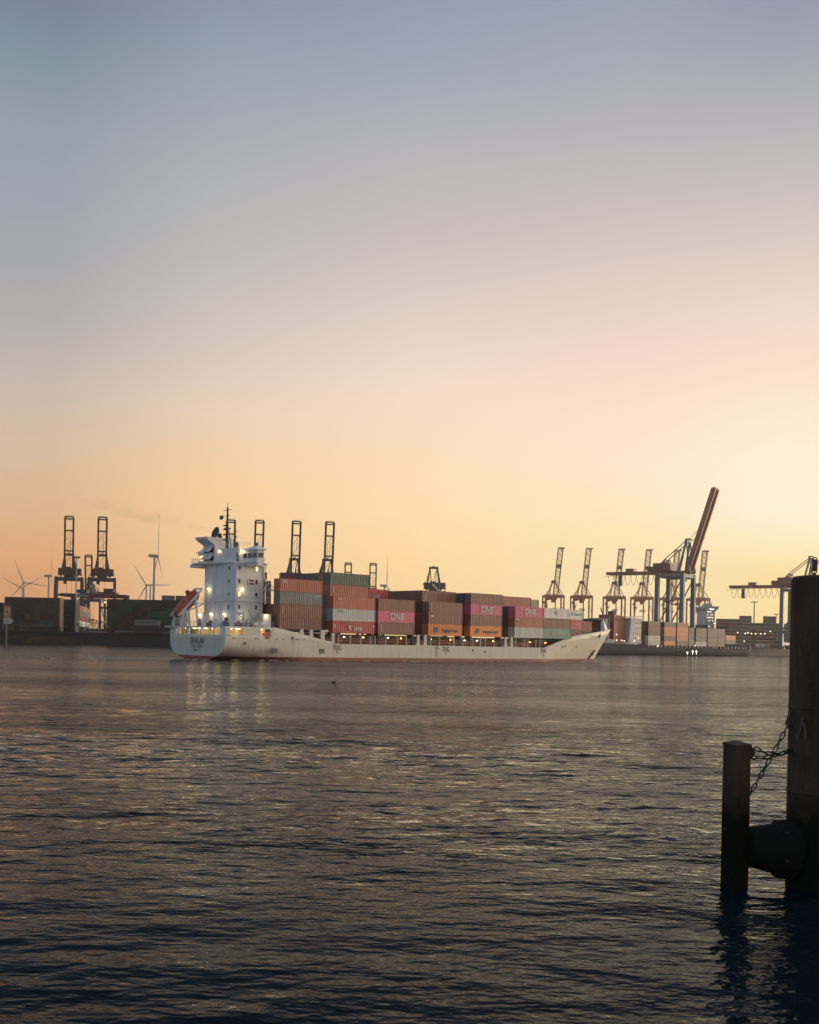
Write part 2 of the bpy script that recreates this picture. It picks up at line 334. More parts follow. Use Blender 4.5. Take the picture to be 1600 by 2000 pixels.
# ------------------------------------------------------------------ containers
CC = {  # paint colours of the boxes
 'brown': (.26, .10, .062), 'red-brown': (.40, .115, .075), 'orange-red': (.52, .14, .085), 'dark red': (.22, .05, .045), 'red': (.56, .075, .075),
 'pink': (.72, .13, .24), 'orange': (.95, .27, .05), 'white': (.80, .78, .70), 'grey': (.17, .18, .18), 'light grey': (.60, .62, .58),
 'dark green': (.07, .12, .08), 'green': (.03, .22, .09), 'pale green': (.19, .36, .26), 'dark blue': (.03, .06, .12), 'black': (.03, .03, .03),
 'maroon': (.20, .07, .065), 'ochre': (.30, .22, .05), 'tan': (.42, .34, .20), 'olive': (.12, .12, .055), 'light blue': (.16, .30, .34), 'purple': (.13, .05, .10)}
def cmat(c, k=1.0): return mat(('yard_' if k < 1 else '') + 'container_' + c.replace(' ', '_').replace('-', '_'), tuple(v * k for v in CC[c]), .55, var=.14, scale=.35, streak=5, dirt=(.10, .07, .05, .35), rnd=.16)  # lower k dims the paint: shade and haze put into the colour
M_cframe = mat('container_frame_dark', (.06, .045, .04), .6, var=.2, rnd=.2)
M_bar = mat('galvanised_bar', (.35, .35, .34), .4, .6, var=.1)
_cm = {}
CW = 2.44
def corrugated(L, n):
    """plan outline of a box whose long sides are trapezoid-corrugated"""
    d = .038; st = []
    p = (L - .3) / n
    for k in range(n):
        x = .15 + k * p; st += [(x, 0), (x + p * .3, 0), (x + p * .5, d), (x + p * .8, d)]
    st.append((L - .15, 0)); o = .04
    return [(x, o + y) for x, y in st] + [(x, CW - o - y) for x, y in reversed(st)]
def container_meshes(L, h):
    k = (L, h)
    if k in _cm: return _cm[k]
    body = MB().prism(corrugated(L, 11 if L < 8 else 22), 'z', .14, h - .04).mesh('container_body')
    f = MB(); w = .12
    for x in (0, L - w):
        for y in (0, CW - w): f.box(x, x + w, y, y + w, 0, h)
        for z in (0, h - w): f.box(x + .002, x + w - .002, w, CW - w, z + .002, z + w - .002)
    for y in (0, CW - .1):
        for z0, z1 in ((0.003, .15), (h - .103, h - .003)): f.box(w, L - w, y + .004, y + .096, z0, z1)
    frame = f.mesh('container_frame')
    d = MB()
    for y0, y1 in ((.13, CW / 2 - .01), (CW / 2 + .01, CW - .13)): d.box(.03, .12, y0, y1, .14, h - .14)
    door = d.mesh('container_door')
    b = MB()
    for y in (.45, .95, CW - .95, CW - .45): b.tube((-.005, y, .1), (-.005, y, h - .1), .03, n=5)
    bars = b.mesh('lock_bars')
    _cm[k] = (body, frame, door, bars); return _cm[k]
def yard_mesh(L, h):
    k = ('y', L, h)
    if k not in _cm:
        m = MB().box(.0, L, .0, CW, .02, h - .03)
        for x in (-.04, L - .1):
            for y in (-.04, CW - .1): m.box(x, x + .14, y, y + .14, 0, h - .01)
        _cm[k] = m.mesh('container_shell')
    return _cm[k]

HEAD = R(43)                                   # the ships lie along this direction
AX, NX = Vector((math.cos(HEAD), math.sin(HEAD), 0)), Vector((-math.sin(HEAD), math.cos(HEAD), 0))
def on(o, s, t, z): return Vector(o) + AX * s + NX * t + Vector((0, 0, z))
NCONT = [0]
MASS = {'hold': [], 'far': []}
def mass_box(key, p, rz, L, h, c): MASS[key].append((Vector(p), rz, L, h, c))
def build_mass(key, name, label):
    vs = []; fs = []; mi = []; mats = []
    for p, rz, L, h, c in MASS[key]:
        M = Matrix.Translation(p) @ Matrix.Rotation(rz, 4, 'Z'); m = cmat(c)
        if m not in mats: mats.append(m)
        b = MB().box(0, L, 0, CW, .02, h - .03)
        for x in (-.05, L - .1):
            for y in (-.05, CW - .1): b.box(x, x + .15, y, y + .15, 0, h - .01)
        n = len(vs); vs += [M @ Vector(q) for q in b.v]; fs += [tuple(i + n for i in f) for f in b.f]; mi += [mats.index(m)] * len(b.f)
    me = bpy.data.meshes.new(name); me.from_pydata(vs, [], fs); me.update()
    for m in mats: me.materials.append(m)
    me.polygons.foreach_set('material_index', mi)
    o = bpy.data.objects.new(name, me); COL.objects.link(o); props(o, label, 'containers', kind='stuff')
def container(o, s, t, z, L, h, colour, label, group, parts=True, rz=HEAD, loc=None, k=1.0):
    NCONT[0] += 1
    p = loc if loc is not None else on(o, s, t, z)
    if not parts:
        return props(inst('container', yard_mesh(L, h), cmat(colour, k), p, rz), label, 'container', group)
    body, frame, door, bars = container_meshes(L, h)
    r = props(inst('container', body, cmat(colour), p, rz), label, 'container', group)
    inst('frame', frame, cmat(colour), parent=r)
    d = inst('door', door, cmat(colour), parent=r); inst('lock_bars', bars, M_bar, parent=d)
    return r

# ------------------------------------------------------------------ the ship under way
SO = Vector((0, 280, 0)); BM = 22.5; CT = BM / 2
ship = thing('container_ship', 'cream and white feeder container ship with lit decks sailing across the river', 'ship', SO, HEAD)

def lerp_tab(tab, x):
    if x <= tab[0][0]: return tab[0][1]
    for (a, va), (b, vb) in zip(tab[:-1], tab[1:]):
        if x <= b: return va + (vb - va) * (x - a) / (b - a)
    return tab[-1][1]
SHEER = [(-54.4, 5.55), (-42.21, 5.55), (-42.2, 7.4), (-41, 7.4), (-39.1, 7.1), (-34, 6.2), (-28.2, 5.0), (-24.9, 4.45), (-24.0, 4.0), (51.8, 4.0), (65.2, 7.5), (84, 9.2), (96.9, 10.15)]
def stem(z): return 88.0 + .88 * max(z, -1.5)
def hull_half(s, z, u):
    b = CT
    if s < -34:                                       # counter stern: rounded bilge rising to the transom
        k = min(1, (-34 - s) / 20.4)
        tr = lerp_tab([(-2, 0.5), (-.5, 2.5), (.4, 6.6), (.85, 8.0), (1.5, 9.5), (2.5, 10.7), (3.3, 11.1), (4.2, CT)], z)
        b = CT + (tr - CT) * k ** 1.3
    if u > 0:
        e = lerp_tab([(-2, 1.15), (.4, 1.45), (4, 1.95), (7, 2.4), (10.2, 2.7)], z)
        b = CT * (1 - u ** e)
    return max(b, .03)
def build_hull():
    st = [(-54.4), -52, -49, -46, -43.5, -42.21, -42.2, -41, -39.1, -36.5, -34, -31, -28.2, -24.9, -24.0]
    st += list(np.arange(-20, 50, 6)) + [50]
    us = [.04, .1, .16, .23, .3, .37, .44, .51, .58, .65, .71, .77, .83, .88, .92, .96, .985, 1.0]
    lv = [-2, -.5, .4, .8, 1.5, 2.5, 3.3]; sides = []
    for s in st:
        top = lerp_tab(SHEER, s); zs = lv + [3.3 + (top - 3.3) * q for q in (.34, .67, 1)]
        sides.append([(s, hull_half(s, z, 0), z) for z in zs])
    for u in us:
        top = lerp_tab(SHEER, 50 + u * (stem(9.5) - 50)); zs = lv + [3.3 + (top - 3.3) * q for q in (.34, .67, 1)]
        sides.append([(50 + u * (stem(z) - 50), hull_half(50, z, u), z) for z in zs])
    m = len(sides[0]); vs = []; fs = []; red = []
    for sg in (-1, 1):
        o = len(vs)
        for r in sides: vs += [(s, CT + sg * b, z) for s, b, z in r]
        for k in range(len(sides) - 1):
            for i in range(m - 1):
                q = (o + k * m + i, o + (k + 1) * m + i, o + (k + 1) * m + i + 1, o + k * m + i + 1); fs.append(q if sg < 0 else q[::-1])
                red.append(i < 3)
    h = len(sides) * m
    for i in range(m - 1): fs.append((i, i + 1, h + i + 1, h + i)); red.append(i < 3)
    me = bpy.data.meshes.new('hull'); me.from_pydata(vs, [], fs); me.materials.append(M_hull); me.materials.append(M_boot); me.update()
    for p, r in zip(me.polygons, red): p.material_index = 1 if r else 0
    me.shade_smooth()
    try: me.set_sharp_from_angle(angle=R(35))
    except Exception: pass
    o = bpy.data.objects.new('hull', me); COL.objects.link(o); o.parent = ship
    sd = o.modifiers.new('plate', 'SOLIDIFY'); sd.thickness = .12; sd.offset = -1
    return o
hull = build_hull()
STERN = -54.4
RT = (R(90), 0, R(-90))
text('ship_name', 'SKALAR', 2.05, M_letter, hull, (STERN - .03, 11.0, 4.1), RT, xs=.78, bold=.02)
def faint_line(name, n, size, m, parent, loc, rot, seed):
    """a line of lettering too blurred in the photograph to read: letter-sized strokes only"""
    rg = random.Random(seed); g = MB(); x = -n * size * .4
    for k in range(n):
        w = size * rg.choice((.42, .5, .55)); st = size * .14
        g.box(x, x + st, size * -.5, size * .5, -.015, .015)
        if rg.random() < .7: g.box(x + w - st, x + w, size * -.5, size * .5, -.015, .015)
        for q in rg.sample((-.5, -.07, .36), rg.choice((1, 2))): g.box(x + st, x + w - st, size * q, size * q + st, -.014, .014)
        x += size * .8
    o = g.build(name, m, parent); o.location = loc; o.rotation_euler = rot; return o
M_faint = mat('faded_lettering', (.22, .26, .29), .6)
faint_line('home_port', 8, .72, M_faint, hull, (STERN - .03, 11.0, 2.9), RT, 3)
faint_line('number_mark', 6, .5, M_faint, hull, (STERN - .03, 11.4, 2.05), RT, 4)
for s in (-23.1, 12.8, 51.3):
    o = text('tug_mark', 'TUG', 1.75, M_letter, hull, (s, -.03, 3.05), xs=.72, bold=.015)
    MB().add([(s - .3, -.045, 2.2), (s + .3, -.045, 2.2), (s, -.045, 1.75), (s - .3, -.015, 2.2), (s + .3, -.015, 2.2), (s, -.015, 1.75)], [(0, 2, 1), (3, 4, 5), (0, 1, 4, 3), (1, 2, 5, 4), (2, 0, 3, 5)]).build('tug_arrow', M_letter, hull)
dm = MB()
for k in range(13):
    z = 1.35 + k * .22; dm.box(9.0 + (.15 if k % 2 else 0), 9.85, -.04, -.012, z, z + .09)
dm.box(8.6, 10.4, -.04, -.012, 3.35, 3.45)
dm.build('draft_marks', M_letter, hull)
for s0, s1, z0, z1 in ((-41.8, -40.45, 1.66, 2.68), (-28.3, -27.0, 1.72, 2.72)):
    MB().box(s0, s1, -.05, .02, z0, z1).box(s0 - .12, s0, -.07, .02, z0 - .1, z1 + .1).box(s0, s1, -.07, .02, z1 + .002, z1 + .1).build('side_recess', mat('recess_green', (.10, .15, .12), .6), hull)
for s in (-52.6, -49.9, -46.6, -44.0, -41.0, -39.1, -35.6, -33.2): MB().box(s, s + random.choice((.5, .9, 1.3)), -.035, .0, 4.75, 4.93).build('freeing_port', M_dark, hull)
for s, z in ((-49.2, 3.75), (22.8, 2.9), (27.4, 2.6), (-36.3, 5.1)): MB().lathe([(.25, 0), (.32, .02), (.32, .05)], 10, Matrix.Translation((s, -.01, z)) @ Matrix.Rotation(R(90), 4, 'X')).build('hull_outlet', M_dark, hull)
# rubbing strakes and plate seams standing a little proud of the shell
MB().box(STERN, -28.6, -.06, .0, 4.62, 4.70).build('rubbing_strake', M_hull, hull)
MB().box(STERN - .05, STERN, 1.0, 21.5, 4.62, 4.70).build('rubbing_strake', M_hull, hull)
for s in range(-48, 50, 12): MB().box(s, s + .05, -.012, .0, .85, lerp_tab(SHEER, s) - .05 if s > -42 else 5.5).build('plate_seam', M_hull, hull)
MB().box(-40, 50, -.012, .0, 2.0, 2.05).build('plate_seam', M_hull, hull)
# bow marks, anchor pocket
def bow_pt(s, z):
    u = (s - 50) / (stem(z) - 50); return Vector((s, CT - hull_half(50, z, u), z))
for s, z in ((76.4, 7.75), (78.3, 7.65), (79.9, 7.65), (81.6, 7.55), (60.6, 4.5), (62.0, 4.5), (68.5, 4.5)):
    p = bow_pt(s, z); MB().box(-.28, .28, -.06, .06, -.33, .33).build('fairlead', M_dark, hull).matrix_local = Matrix.Translation(p) @ Matrix.Rotation(R(18), 4, 'Z')
p, q = bow_pt(84.6, 3.3), bow_pt(81.8, .9)
MB().beam(p + Vector((0, -.08, 0)), q + Vector((0, -.1, 0)), .9, .25, 1.1, .25).build('anchor_recess', mat('anchor_rust', (.14, .07, .045), .8, var=.4, scale=1.5), hull)
MB().tube(p + Vector((.1, -.3, .15)), p + Vector((-.7, -.35, -.7)), .2).tube(p + Vector((-.7, -.35, -1.3)), p + Vector((-1.3, -.45, -.5)), .22).build('anchor', M_dark, hull)

# decks
MB().prism([(s, CT - hull_half(s, 4, 0) + .15) for s in (-42, -34, 50)] + [(50 + u * 40, CT - hull_half(50, 2.7, u) + .2) for u in (.2, .4, .6, .8, .9)] +
           [(50 + u * 40, CT + hull_half(50, 2.7, u) - .2) for u in (.9, .8, .6, .4, .2)] + [(s, CT + hull_half(s, 4, 0) - .15) for s in (50, -34, -42)], 'z', 2.9, 3.15).build('main_deck', M_coam, ship)
MB().prism([(50 + u * 44, CT - hull_half(50, 7.0, u) + .2) for u in (.42, .55, .68, .8, .9, .97)] + [(50 + u * 44, CT + hull_half(50, 7.0, u) - .2) for u in (.97, .9, .8, .68, .55, .42)], 'z', 7.15, 7.35).build('forecastle_deck', M_coam, ship)
MB().box(-40.5, 67, 2.3, BM - 2.3, 3.15, 5.5).build('hatch_coaming', M_coam, ship)
hc = MB(); 
for s0, s1 in ((-40.2, -26), (-25, -11), (-10.6, 4.5), (6, 19.5), (21, 37), (38.5, 51.5), (51.7, 66.5)): hc.box(s0, s1, 1.9, BM - 1.9, 5.505, 6.3)
hc.build('hatch_covers', M_dark, ship)
M_stan = mat('stanchion_pale', (.52, .48, .40), .55, var=.12)
for k, s in enumerate([-22.4, -18.7, -15.5, -12.4, -11.0, -7.5, -3.6, -.6, 7.8, 11.0, 14.6, 16.2, 19.4, 23.2, 26.2, 28.0, 31.6, 40.2, 43.6, 45.2, 48.6, 50.2]):
    MB().beam((s, .55, 3.15), (s, .55, 6.2), .22).beam((s, .55, 5.6), (s + .0, 1.9, 6.2), .2).build('stanchion', M_stan, ship)
rl = MB()
for z in (4.75, 5.35): rl.tube((-23, .2, z), (2.2, .2, z), .035, n=5).tube((6.5, .2, z), (34.8, .2, z), .035, n=5).tube((38.6, .2, z), (52, .2, z), .035, n=5)
rl.build('deck_rail', M_stan, ship)
# container pedestals at the ship's side
for s in (-24.0, -12.0, -9.9, 1.4, 7.0, 18.4, 22.3, 33.8, 39.7, 51.0, 52.0, 62.6):
    q = .25 if s < 50 else 1.3
    MB().box(s - .35, s + .35, q, 2.3, 5.9, 6.6).box(s - .2, s + .2, q + .15, q + .75, 3.15, 5.9).build('pedestal', M_dark, ship)
# pillars standing up from the bulwark
def pillar(s0, s1, zt, zb, flare=.45):
    MB().prism([(s0 - flare, zb - .02), (s0 - .12, zb + .35), (s0, zb + .9), (s0, zt), (s1, zt), (s1, zb + .9), (s1 + .12, zb + .35), (s1 + flare, zb - .02)], 'y', -.005, .5).build('bulwark_pillar', M_hull, ship)
for s0, s1, zt in ((2.6, 3.5, 6.65), (5.1, 6.0, 6.65), (35.1, 36.0, 6.7), (37.6, 38.4, 6.7)): pillar(s0, s1, zt, 3.98)
for s0, s1, zt in ((-34.1, -33.2, 7.2), (-31.3, -30.4, 7.15), (-24.8, -24.0, 6.5)): pillar(s0, s1, zt, lerp_tab(SHEER, s1) - .25, .25)
MB().box(-28.1, -26.9, -.005, .5, 4.6, 7.2).box(-26.9, -25.9, -.003, .498, 6.75, 7.198).build('bulwark_pillar', M_hull, ship)
# deck lamps under the container overhang
for k, (s, z, c) in enumerate([(-20.3, 5.75, 'w'), (-14.3, 5.75, 'a'), (-6.3, 5.8, 'w'), (-2.0, 5.75, 'a'), (8.3, 5.7, 'w'), (15.3, 5.7, 'a'), (20.6, 5.6, 'w'), (25.3, 5.6, 'w'), (31.6, 5.55, 'a'), (38.8, 5.5, 'w'), (46.6, 5.5, 'a'), (53.2, 5.45, 'a')]):
    c = {'w': M_lampw, 'a': M_lampy}[c]
    o = MB().lathe([(.10, 0), (.2, .05), (.24, .12), (.14, .22)], 8, Matrix.Translation((s, 1.0, z - .2))).build('deck_lamp', c, ship)
    point('deck_lamp_light', (s, .7, z - .35), 11, (1, .72, .4) if c is M_lampw else (1, .5, .14), .15, ship)

# stern: open mooring deck under the poop, lit inside
poop = MB().box(STERN - .06, -41.4, -.06, BM + .06, 7.0, 7.4).box(STERN - .9, STERN - .06, 20.5, BM + 1.0, 7.05, 7.35).build('poop_deck', M_white, ship)
M_in = mat('mooring_cream', (.72, .62, .40), .5, var=.06)
md = MB().box(STERN + .2, -42, .2, BM - .2, 4.4, 4.6).build('mooring_deck', mat('mooring_green', (.08, .16, .11), .7), ship)
MB().box(-49.6, -49.4, 2.6, 20.5, 4.6, 7.0).box(-49.4, -42, 2.6, 2.8, 4.6, 7.0).build('inner_bulkhead', M_in, md)
for t in (20.9, 20.0, 18.7, 15.6, 14.9, 9.6, 6.0, 4.6, 1.9):
    MB().box(STERN, STERN + .35, t - .22, t + .22, 5.55, 7.0).build('transom_column', M_white, md)
for s0, s1 in ((STERN, -53.1), (-49.4, -45.0), (-42.35, -42.15)): MB().box(s0, s1, .0, .2, 5.55, 7.0).build('side_panel', M_hull, md)
for q in ((STERN, STERN + .2, 20.9, BM), (STERN, STERN + .2, .2, 1.2), (STERN + .2, -42, BM - .2, BM)): MB().box(*q, 5.55, 7.0).build('corner_plate', M_white, md)
for t, s in ((17.3, -53.3), (13.6, -53.6), (11.9, -53.4), (9.4, -53.4), (7.4, -53.3), (3.0, -53.0)):
    MB().box(s, s + .25, t - .55, t + .55, 6.82, 6.94).build('mooring_lamp', M_lamp, md)
for s in (-52.3, -50.2, -44.2): MB().box(s - .5, s + .5, 1.2, 1.4, 6.82, 6.94).build('mooring_lamp', M_lamp, md)
for p in ((-52.2, 17, 6.5), (-52.2, 11.5, 6.5), (-52.2, 6, 6.5), (-51, 1.4, 6.4), (-43.9, 1.3, 6.4)): point('mooring_light', p, 90, (1, .68, .28), .3, ship)
for s, t in ((-52, 10.4), (-51.5, 4.4), (-52, 1.6)):
    MB().lathe([(.5, 0), (.5, .15), (.28, .2), (.28, .75), (.5, .8), (.5, .95)], 10, Matrix.Translation((s, t, 4.6))).build('bollard', M_dark, md)
MB().lathe([(.75, 0), (.75, .15), (.5, .18), (.5, .9), (.75, .95), (.75, 1.1)], 12, Matrix.Translation((-43.2, 1.0, 5.7)) @ Matrix.Rotation(R(90), 4, 'X')).build('mooring_winch', M_orange, md)
# poop railing
def railing(name, pts, h, parent, gap=1.5, m=None):
    r = MB()
    for a, b in zip(pts[:-1], pts[1:]):
        a, b = Vector(a), Vector(b); n = max(1, int((b - a).length / gap))
        for k in range(n + 1):
            p = a.lerp(b, k / n); r.tube(p, p + Vector((0, 0, h)), .03, n=4)
        for z in (.4, .75, 1.0): r.tube(a + Vector((0, 0, h * z)), b + Vector((0, 0, h * z)), .025, n=4)
    return r.build(name, m or M_white, parent)
railing('poop_railing', [(-41.6, .15, 7.4), (STERN + .1, .15, 7.4), (STERN + .1, 22.3, 7.4), (-41.6, 22.3, 7.4)], 1.15, poop)
# accommodation tower
T0, T1, S0, S1 = 5.0, 17.7, -48.5, -41.1
tower = MB().prism([(S0, T0), (S0, 10.2), (S0 + .45, 11.0), (S0 + .45, 13.4), (S0, 14.2), (S0, T1), (S1, T1), (S1, T0)], 'z', 7.4, 21.7).build('tower', M_white, ship)
MB().box(S0 - .35, S1 + 1.4, T0 - .35, T1 + .35, 13.15, 13.35).build('ledge', M_white, tower)
railing('ledge_railing', [(S1 + 1.3, T0 - .3, 13.35), (S0 - .3, T0 - .3, 13.35), (S0 - .3, T1 + .3, 13.35)], 1.0, tower, 1.2)
def window(parent, face, a, z, w=.55, h=.95, lit=False):
    if face == 'side': g = MB().box(a - w / 2, a + w / 2, T0 - .03, T0 + .02, z - h / 2, z + h / 2)
    else: g = MB().box(S0 - .03, S0 + .02, a - w / 2, a + w / 2, z - h / 2, z + h / 2)
    o = g.build('window', M_litwin if lit else M_glass, parent); e = .09; fr = MB()
    if face == 'side':
        for x0, x1, z0, z1 in ((a - w / 2 - e, a - w / 2, z - h / 2 - e, z + h / 2 + e), (a + w / 2, a + w / 2 + e, z - h / 2 - e, z + h / 2 + e), (a - w / 2, a + w / 2, z + h / 2, z + h / 2 + e), (a - w / 2, a + w / 2, z - h / 2 - e, z - h / 2)):
            fr.box(x0, x1, T0 - .07, T0 + .01, z0, z1)
    else:
        for x0, x1, z0, z1 in ((a - w / 2 - e, a - w / 2, z - h / 2 - e, z + h / 2 + e), (a + w / 2, a + w / 2 + e, z - h / 2 - e, z + h / 2 + e), (a - w / 2, a + w / 2, z + h / 2, z + h / 2 + e), (a - w / 2, a + w / 2, z - h / 2 - e, z - h / 2)):
            fr.box(S0 - .07, S0 + .01, x0, x1, z0, z1)
    fr.build('window_frame', M_white, parent)
for z in (20.55, 17.6, 14.7, 11.85):
    window(tower, 'side', -47.6, z, lit=z in (14.7,)); window(tower, 'side', -43.0, z, lit=z > 20); window(tower, 'stern', 7.65, z)
window(tower, 'stern', 8.4, 8.6, 1.5, 1.7)
# emblem on the side: red and white house flag shape
MB().add([(-45.3, T0 - .04, 18.05), (-43.4, T0 - .04, 18.05), (-44.1, T0 - .04, 17.62), (-44.6, T0 - .04, 17.62)], [(0, 1, 2, 3)]).add([(-45.3, T0 - .04, 16.95), (-43.4, T0 - .04, 16.95), (-44.1, T0 - .04, 17.38), (-44.6, T0 - .04, 17.38)], [(3, 2, 1, 0)]).box(-45.45, -45.38, T0 - .05, T0, 16.8, 18.2).build('emblem', mat('emblem_red', (.24, .05, .05), .5), tower)
def wall_lamp(parent, p, n, e=55):
    e *= .55
    p = Vector(p); n = Vector(n)
    MB().box(-.17, .17, -.17, .17, -.11, .12).build('wall_lamp', M_lamp, parent).location = p + n * .3
    point('wall_light', p + n * .75 + Vector((0, 0, -.3)), e, (1, .76, .40), .2, ship)
wall_lamp(tower, (-46.95, T0, 15.9), (0, -1, 0)); wall_lamp(tower, (-46.7, T0, 10.1), (0, -1, 0), 40)
wall_lamp(tower, (S0, 15.7, 16.0), (-1, 0, 0)); wall_lamp(tower, (S0, 14.4, 10.2), (-1, 0, 0), 40); wall_lamp(tower, (S0, 9.2, 10.2), (-1, 0, 0), 40)
# deck houses on the poop
dh = MB().box(-47.8, -41.5, 17.75, 21.0, 7.4, 10.6).build('deck_house', M_white, ship)
wall_lamp(dh, (-47.8, 20.3, 10.1), (-1, 0, 0), 50)
vh = MB().box(-43.4, -41.2, 1.6, 4.0, 7.4, 10.4).build('vent_house', M_white, ship)
wall_lamp(vh, (-42.6, 1.6, 10.0), (0, -1, 0), 40)
MB().tube((-44.6, 1.0, 8.0), (-43.0, 1.0, 8.0), .45, n=10).build('life_raft', M_white, ship)
MB().tube((-45.2, 1.0, 8.0), (-46.2, 1.0, 8.0), .42, n=10).build('life_raft', M_white, ship)
# clutter on the poop: winches, lockers
for s, t, w, h, m in ((-51.5, 14.8, .8, 1.5, M_grey), (-50.5, 12.0, 1.2, 1.1, M_dark), (-51.2, 9.0, 1.0, 1.4, M_white), (-50.6, 6.4, 1.2, 1.0, M_grey), (-51.8, 3.5, .9, 1.2, M_dark), (-49.5, 2.2, 1.3, 1.1, M_coam), (-47.6, 1.9, .8, 1.3, M_grey), (-46.1, 2.6, .9, 1.0, mat('machinery_yellow', (.35, .24, .04), .6))):
    MB().box(s - w / 2, s + w / 2, t - w / 2, t + w / 2, 7.4, 7.4 + h * .7).lathe([(w * .3, 0), (w * .38, h * .2), (w * .2, h * .5)], 8, Matrix.Translation((s, t, 7.4 + h * .7))).build('deck_machinery', m, ship)
# provision crane folded over the poop
pc = MB().tube((-48.0, 2.6, 7.4), (-48.0, 2.6, 10.6), .35, .3).beam((-48, 2.6, 10.2), (-48.6, 11.4, 11.3), .35, .5, .2, .3).tube((-48, 2.6, 9.4), (-48.3, 5.2, 10.4), .12).build('provision_crane', M_white, ship)
MB().beam((-45.6, 1.6, 7.4), (-44.6, 1.6, 10.6), .3).beam((-44.6, 1.6, 10.6), (-43.9, 1.6, 9.0), .25).beam((-47.4, 1.6, 11.2), (-45.6, 1.6, 8.2), .15).box(-45.3, -44.3, 1.2, 2.0, 8.6, 9.8).build('hose_crane', M_grey, ship)
# bridge deck and wheelhouse
br = MB().prism([(-50.4, 20.2), (-49.2, 22.4), (-44.6, 22.4), (-40.6, 19), (-40.6, 3.5), (-44.6, .1), (-46.5, .1), (-46.5, 5.0), (-48.8, 6.2), (-49.3, 14.5), (-50.4, 16)], 'z', 21.7, 21.95).build('bridge', M_white, ship)
for q in ([(-46.2, .1), (-44.7, .1), (-41.6, 5), (-46.2, 5)], [(-50, 21.8), (-50, 17.8), (-42, 17.8), (-45, 22.2)]): MB().prism(q, 'z', 21.0, 21.697).build('wing_bracket', M_white, br)
WB, WA = -46.35, -44.5   # wing aft and forward faces
wing = MB().box(WB, WA, .05, 6.0, 21.95, 22.75).box(WB, WA, .05, 6.0, 23.85, 24.5).box(WB + .25, WA - .2, .3, 6.0, 22.75, 23.85).build('starboard_wing', M_white, br)
for t0, t1 in ((.25, 1.9), (2.15, 3.7), (3.95, 5.5)): MB().box(WB - .01, WB + .2, t0, t1, 22.78, 23.82).build('wing_window', M_glass, br)
MB().box(WB + .3, WA - .3, .02, .2, 22.8, 23.8).build('wing_window', M_glass, br)
for t in (.02, 1.92, 3.72, 5.52): MB().box(WB - .02, WB + .15, t, t + .22, 22.752, 23.848).build('mullion', M_white, br)
MB().add([(WB - .5, -.5, 24.5), (WA + .5, -.5, 24.5), (WA + .5, 5.2, 24.5), (WB - .5, 5.2, 24.5), (WB + .3, 1.0, 25.35), (WA - .1, 1.0, 25.35), (WA - .1, 2.2, 25.35), (WB + .3, 2.2, 25.35)], [(3, 2, 1, 0), (4, 5, 6, 7), (0, 1, 5, 4), (1, 2, 6, 5), (2, 3, 7, 6), (3, 0, 4, 7)]).build('wing_roof', M_white, br)
MB().lathe([(.05, 0), (.35, .1), (.42, .5), (.25, .85)], 10, Matrix.Translation((-45.4, 1.6, 25.35))).build('dome_antenna', M_grey, br)
MB().lathe([(.3, 0), (.55, .35), (.6, .8), (.35, 1.25)], 12, Matrix.Translation((-46.6, 8.0, 25.3))).build('dome_antenna', M_dark, br)
wh = MB().prism([(-47.0, 6.0), (-47.6, 7.5), (-47.8, 13.0), (-41.5, 13.0), (-40.9, 6.0)], 'z', 21.95, 25.2).build('wheelhouse', M_white, br)
MB().box(-47.4, -47.0, 6.05, 6.6, 21.95, 24.2).build('wheelhouse_door', M_grey, br)
wall_lamp(br, (WB, 5.3, 24.4), (-1, 0, 0), 45)
railing('bridge_railing', [(-46.4, 2.6, 25.2), (-47.4, 7.0, 25.2), (-47.6, 12.6, 25.2)], 1.1, br, 1.0)
railing('bridge_railing', [(-44.4, .1, 21.95), (-43.2, 1.4, 21.95)], 1.1, br, .8)
pwing = MB().box(-47.5, -45.3, 18, 22.3, 21.95, 22.75).box(-47.5, -45.3, 18, 22.3, 23.9, 24.6).box(-47.2, -45.6, 18, 22.0, 22.75, 23.9).build('port_wing', M_white, br)
for t0, t1 in ((18.2, 19.6), (19.9, 21.6)): MB().box(-47.52, -47.2, t0, t1, 22.8, 23.85).build('wing_window', M_litwin, br)
MB().add([(-48, 17.6, 24.6), (-44.8, 17.6, 24.6), (-44.8, 22.9, 24.6), (-48, 22.9, 24.6), (-47, 19, 25.4), (-45.8, 19, 25.4), (-45.8, 21, 25.4), (-47, 21, 25.4)], [(3, 2, 1, 0), (4, 5, 6, 7), (0, 1, 5, 4), (1, 2, 6, 5), (2, 3, 7, 6), (3, 0, 4, 7)]).build('wing_roof', M_white, br)
railing('bridge_railing', [(-49.4, 14.6, 21.95), (-50.3, 16.2, 21.95), (-50.3, 20.0, 21.95), (-49.2, 22.3, 21.95), (-46, 22.3, 21.95)], 1.15, br, .9)
